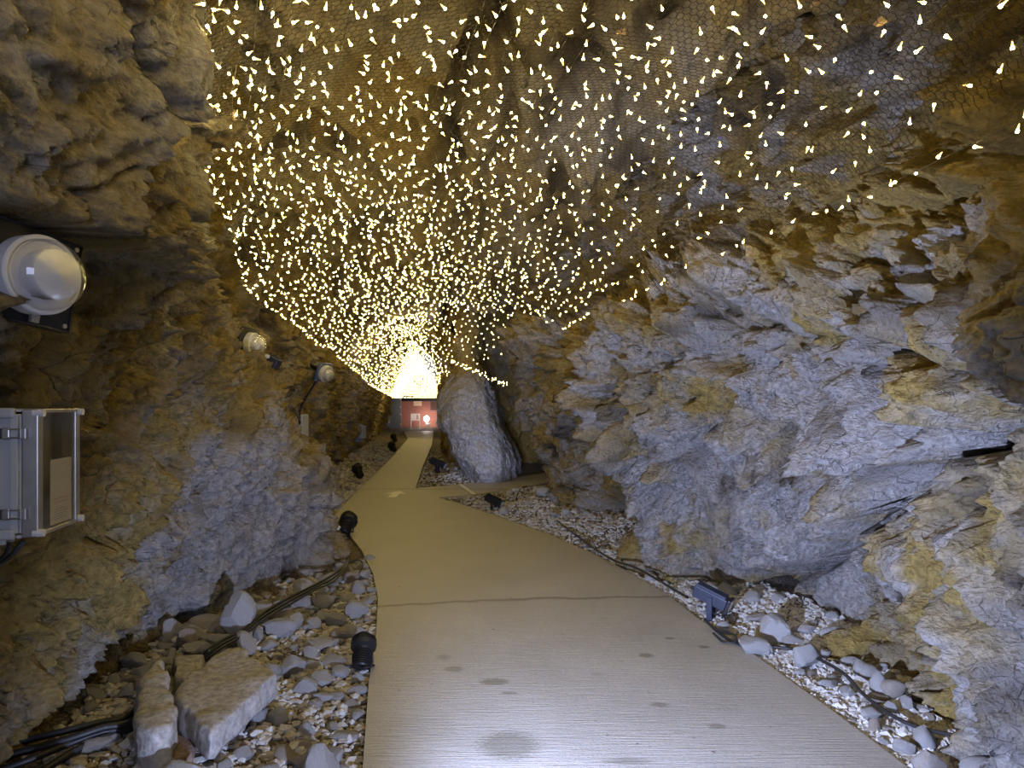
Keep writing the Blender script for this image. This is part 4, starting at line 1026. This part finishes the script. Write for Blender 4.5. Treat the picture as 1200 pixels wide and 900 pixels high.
for k, (dy, lab) in enumerate(((0, 'black cable along the left outcrop foot, topmost of three'), (4, 'black cable along the left outcrop foot, middle of three'), (8, 'black cable along the left outcrop foot, lowest of three'))):
    run('power_cable', [(235, 770 + dy, .16), (258, 752 + dy, .22), (285, 738 + dy * .8, .2), (312, 716 + dy, .24), (340, 700 + dy, .2), (368, 686 + dy * .7, .2), (392, 672 + dy, .16), (408, 656 + dy * .4, .12), (400, 640, .08)], .011 - k * .001, lab)
run('power_cable', [(408, 660, .12), (420, 656, .15), (425, 662, .12), (420, 672, .08), (408, 678, .06)], .006, 'thin cable loop over the stones at the outcrop foot')
run('power_cable', [(652, 610, .04), (690, 638, .06), (718, 656, .08), (742, 664, .1), (765, 676, .1), (785, 688, .12), (806, 700, .15)], .011, 'bluish black cable reaching the floodlight from the far side')
run('power_cable', [(826, 726, .08), (838, 738, .04), (852, 748, .02), (868, 755, .02), (890, 757, .03), (925, 760, .04), (945, 766, .05), (965, 775, .06), (990, 790, .06), (1010, 812, .06), (1040, 835, .06), (1075, 852, .06), (1120, 862, .1)], .010, 'black cable from the floodlight through the right gravel')
run('power_cable', [(832, 733, .05), (845, 740, .05), (860, 744, .06), (862, 752, .03), (848, 752, .02), (836, 742, .03)], .008, 'black cable loop on the ground behind the floodlight')
run('power_cable', [(604, 592, .08), (606, 580, .12), (612, 572, .14), (618, 570, .1)], .012, 'thin dark cable over the small stones at the side path edge')
tag(cable('power_cable', [P(345, 478, 6.5), P(348, 486, 6.45), P(352, 494, 6.42)], .008, M_BLACK), 'short black lead on the crest of the left outcrop', 'cable')

# small paper scraps / tags caught in the netting
k = 0
for px, py, d, lab in ((957, 34, 2.85, 'small square scrap caught in the netting, upper right'), (1033, 169, 2.75, 'small square scrap caught at the lower right netting edge'), (566, 72, 3.6, 'pale round scrap in the netting, upper middle'), (728, 60, 3.3, 'pale curled scrap in the netting beside the dark cracks'), (494, 198, 4.9, 'buff leaf lying on the netting, left of the middle')):
    p = P(px, py, d); t = np.interp(p.x, [np.interp(d, nd, nxl), np.interp(d, nd, nxr)], [0, 1]); q = net(np.array([t]), np.array([d]), -.025)[0]
    bm = bmesh.new(); bmesh.ops.create_grid(bm, x_segments=4, y_segments=4, size=.022)
    for v in bm.verts: v.co.z = .35 * v.co.x ** 2 / .022 + .2 * v.co.y * v.co.x / .022
    bmesh.ops.solidify(bm, geom=bm.faces[:], thickness=.001)
    o = bm_obj('leaf_scrap', bm, plain('dry_scrap', (.45, .3, .18), .8), None, Vector(q)); o.rotation_euler = (random.uniform(-.4, .4), random.uniform(-.4, .4), random.uniform(0, 3)); tag(o, lab, 'scrap')

# ------------------------------------------------------------------ far brick building at the tunnel's end
def brick():
    m, nt, bs = new_mat('red_brick'); tc = N(nt, 'ShaderNodeTexCoord'); mp = N(nt, 'ShaderNodeMapping'); mp.inputs['Rotation'].default_value = (math.pi / 2, 0, 0)
    nt.links.new(tc.outputs['Object'], mp.inputs[0]); b = N(nt, 'ShaderNodeTexBrick'); nt.links.new(mp.outputs[0], b.inputs['Vector'])
    b.inputs['Color1'].default_value = (.40, .15, .11, 1); b.inputs['Color2'].default_value = (.34, .13, .10, 1); b.inputs['Mortar'].default_value = (.4, .28, .24, 1); b.inputs['Scale'].default_value = 2.2; b.inputs['Mortar Size'].default_value = .012
    nt.links.new(b.outputs[0], bs.inputs['Base Color']); bs.inputs['Roughness'].default_value = .8; return m
bm = bmesh.new(); box(bm, (-5.3, 43.2, 1.0), (4.4, .3, 2.2)); o = bm_obj('wall_back', bm, brick()); tag(o, 'red brick wall of the building at the end of the tunnel', kind='structure')
bm = bmesh.new(); box(bm, (-5.8, 42.95, 1.92), (3.6, .12, .34)); o = bm_obj('trim_1', bm, M_BLACKMETAL); o['kind'] = 'structure'
bm = bmesh.new(); box(bm, (-4.75, 42.98, 1.55), (.75, .08, .75)); o = bm_obj('trim_2', bm, plain('dark_recess_panel', (.12, .06, .05), .7)); o['kind'] = 'structure'
bm = bmesh.new(); box(bm, (-5.8, 41.9, .03), (2.6, .3, .09)); o = bm_obj('trim_3', bm, plain('pale_step', (.5, .42, .36), .7)); o['kind'] = 'structure'
def steel_panel():
    root = bpy.data.objects.new('steel_gate', None); COL.objects.link(root); root.location = (-7.05, 41.3, 0); root.rotation_euler = (0, 0, .25); tag(root, 'blue-grey steel gate leaf left of the brick wall', 'gate')
    bm = bmesh.new(); box(bm, (0, 0, 1.05), (.72, .06, 2.0), None, .01); bm_obj('panel', bm, plain('blue_steel', (.16, .20, .30), .45, .2), root)
    for z in (.35, .95, 1.4, 1.85):
        bm = bmesh.new(); cyl(bm, (.30, -.03, z), (.30, -.06, z), .035, n=12); bm_obj('bolt', bm, M_PAINT, root)
    bm = bmesh.new(); box(bm, (.34, -.035, 1.05), (.03, .02, 2.0)); bm_obj('edge_strip', bm, plain('pink_strip', (.5, .33, .28), .6), root)
steel_panel()
def sign_board():
    root = bpy.data.objects.new('sign_board', None); COL.objects.link(root); root.location = (-5.86, 41.4, .0); tag(root, 'white notice board on two legs before the brick wall', 'sign')
    bm = bmesh.new(); box(bm, (0, 0, .78), (.56, .03, .42), None, .005); bm_obj('board', bm, M_PAINT, root)
    for a in (-1, 1):
        bm = bmesh.new(); box(bm, (a * .26, 0, .44), (.04, .04, .88)); bm_obj('leg', bm, M_PAINT, root)
    bm = bmesh.new()
    for z in (.9, .8, .7): box(bm, (.13, -.018, z), (.13, .004, .06)); 
    bm_obj('picture', bm, plain('notice_picture', (.35, .12, .12), .6), root)
sign_board()
bm = bmesh.new(); box(bm, (-5.95, 43.04, 1.67), (.52, .02, .42), None, .004); o = bm_obj('poster', bm, plain('cream_poster', (.8, .62, .45), .7)); tag(o, 'cream poster fixed to the brick wall above the notice board', 'poster')
def lantern():
    root = bpy.data.objects.new('lantern', None); COL.objects.link(root); root.location = (-5.28, 42.2, .0); tag(root, 'glowing white lamp on a small stand right of the notice board', 'lamp')
    bm = bmesh.new(); bmesh.ops.create_uvsphere(bm, u_segments=20, v_segments=12, radius=.15); bmesh.ops.transform(bm, matrix=Matrix.Translation((0, 0, .66)) @ Matrix.Diagonal((1, .8, 1.25, 1)), verts=bm.verts[:]); bm_obj('globe', bm, M_LAMP, root, smooth=True)
    bm = bmesh.new(); box(bm, (0.08, 0, .3), (.3, .2, .16), None, .02); cyl(bm, (0, 0, 0), (0, 0, .5), .03, n=12); bm_obj('stand', bm, M_PAINT, root)
lantern()
for x, z, s in ((-6.25, 2.18, .24), (-5.6, 2.15, .2)):
    bm = bmesh.new(); box(bm, (x, 38.3, z), (s * 1.6, .03, s), None, .01); cyl(bm, (x, 38.3, z + s / 2), (x, 38.3, z + s / 2 + .5), .006, n=6)
    o = bm_obj('hanging_tag', bm, plain('yellow_tag', (.7, .55, .15), .6)); tag(o, 'left yellowish tag hanging below the light curtain' if x < -6 else 'right yellowish tag hanging below the light curtain', 'tag')

# ------------------------------------------------------------------ light
def spot(name, loc, target, energy, col, ang=120, blend=.6, rad=.05):
    l = bpy.data.lights.new(name, 'SPOT'); l.energy = energy; l.color = col; l.spot_size = math.radians(ang); l.spot_blend = blend; l.shadow_soft_size = rad
    o = bpy.data.objects.new(name, l); COL.objects.link(o); o.location = loc; o.rotation_euler = (Vector(target) - Vector(loc)).to_track_quat('-Z', 'Y').to_euler(); return o
COOL = (.52, .62, 1.0)
# floodlights on the ground: two out of frame near the viewer, then lamps in view; end light added
spot('spot_right_wall', (-.5, 1.5, .5), (1.65, 4.9, 1.05), 640, COOL, 90, .7, .03)
spot('spot_left_heap', (1.45, -.3, .55), (-1.75, 4.6, .3), 520, COOL, 38, .8, .06)
spot('spot_flood_right', fg + Vector((.3, -.05, .3)), fg + Vector((.8, -1.4, 1.3)), 4, COOL, 150, .9, .04)
spot('spot_flood_side', fg2 + Vector((.0, .3, .35)), (-.8, 14.3, 1.75), 200, COOL, 62, .4, .04)
spot('end_fill', (-5.3, 40.2, 1.5), (-5.9, 43, 1.0), 30, (1, .8, .75), 120, .8, .1)  # added light on the brick end; no lamp stands here
al = bpy.data.lights.new('tunnel_mouth', 'AREA'); al.shape = 'RECTANGLE'; al.size = 3; al.size_y = 2; al.energy = 48; al.color = (.60, .68, 1.0)   # daylight through the mouth behind the viewer
ao = bpy.data.objects.new('tunnel_mouth', al); COL.objects.link(ao); ao.location = (0, -3.9, 2.2); ao.rotation_euler = (math.radians(80), 0, 0)
W = bpy.data.worlds.new('daylight_behind'); SC.world = W; W.use_nodes = True
W.node_tree.nodes['Background'].inputs[0].default_value = (.55, .68, 1.0, 1); W.node_tree.nodes['Background'].inputs[1].default_value = .15

# ------------------------------------------------------------------ camera
cam = bpy.data.cameras.new('camera'); co = bpy.data.objects.new('camera', cam); COL.objects.link(co)
cam.sensor_width = 36; cam.lens = 36 * F / 1200; cam.shift_y = (HOR - 450) / 1200; cam.clip_start = .05; cam.clip_end = 200
co.location = (0, 0, EYE); co.rotation_euler = (math.pi / 2, 0, 0); SC.camera = co
SC.view_settings.view_transform = 'Standard'; SC.view_settings.look = 'None'; SC.view_settings.gamma = 1; SC.view_settings.use_curve_mapping = False
SC.view_settings.exposure = .92
SC.cycles.max_bounces = 6; SC.cycles.diffuse_bounces = 2; SC.cycles.use_denoising = True
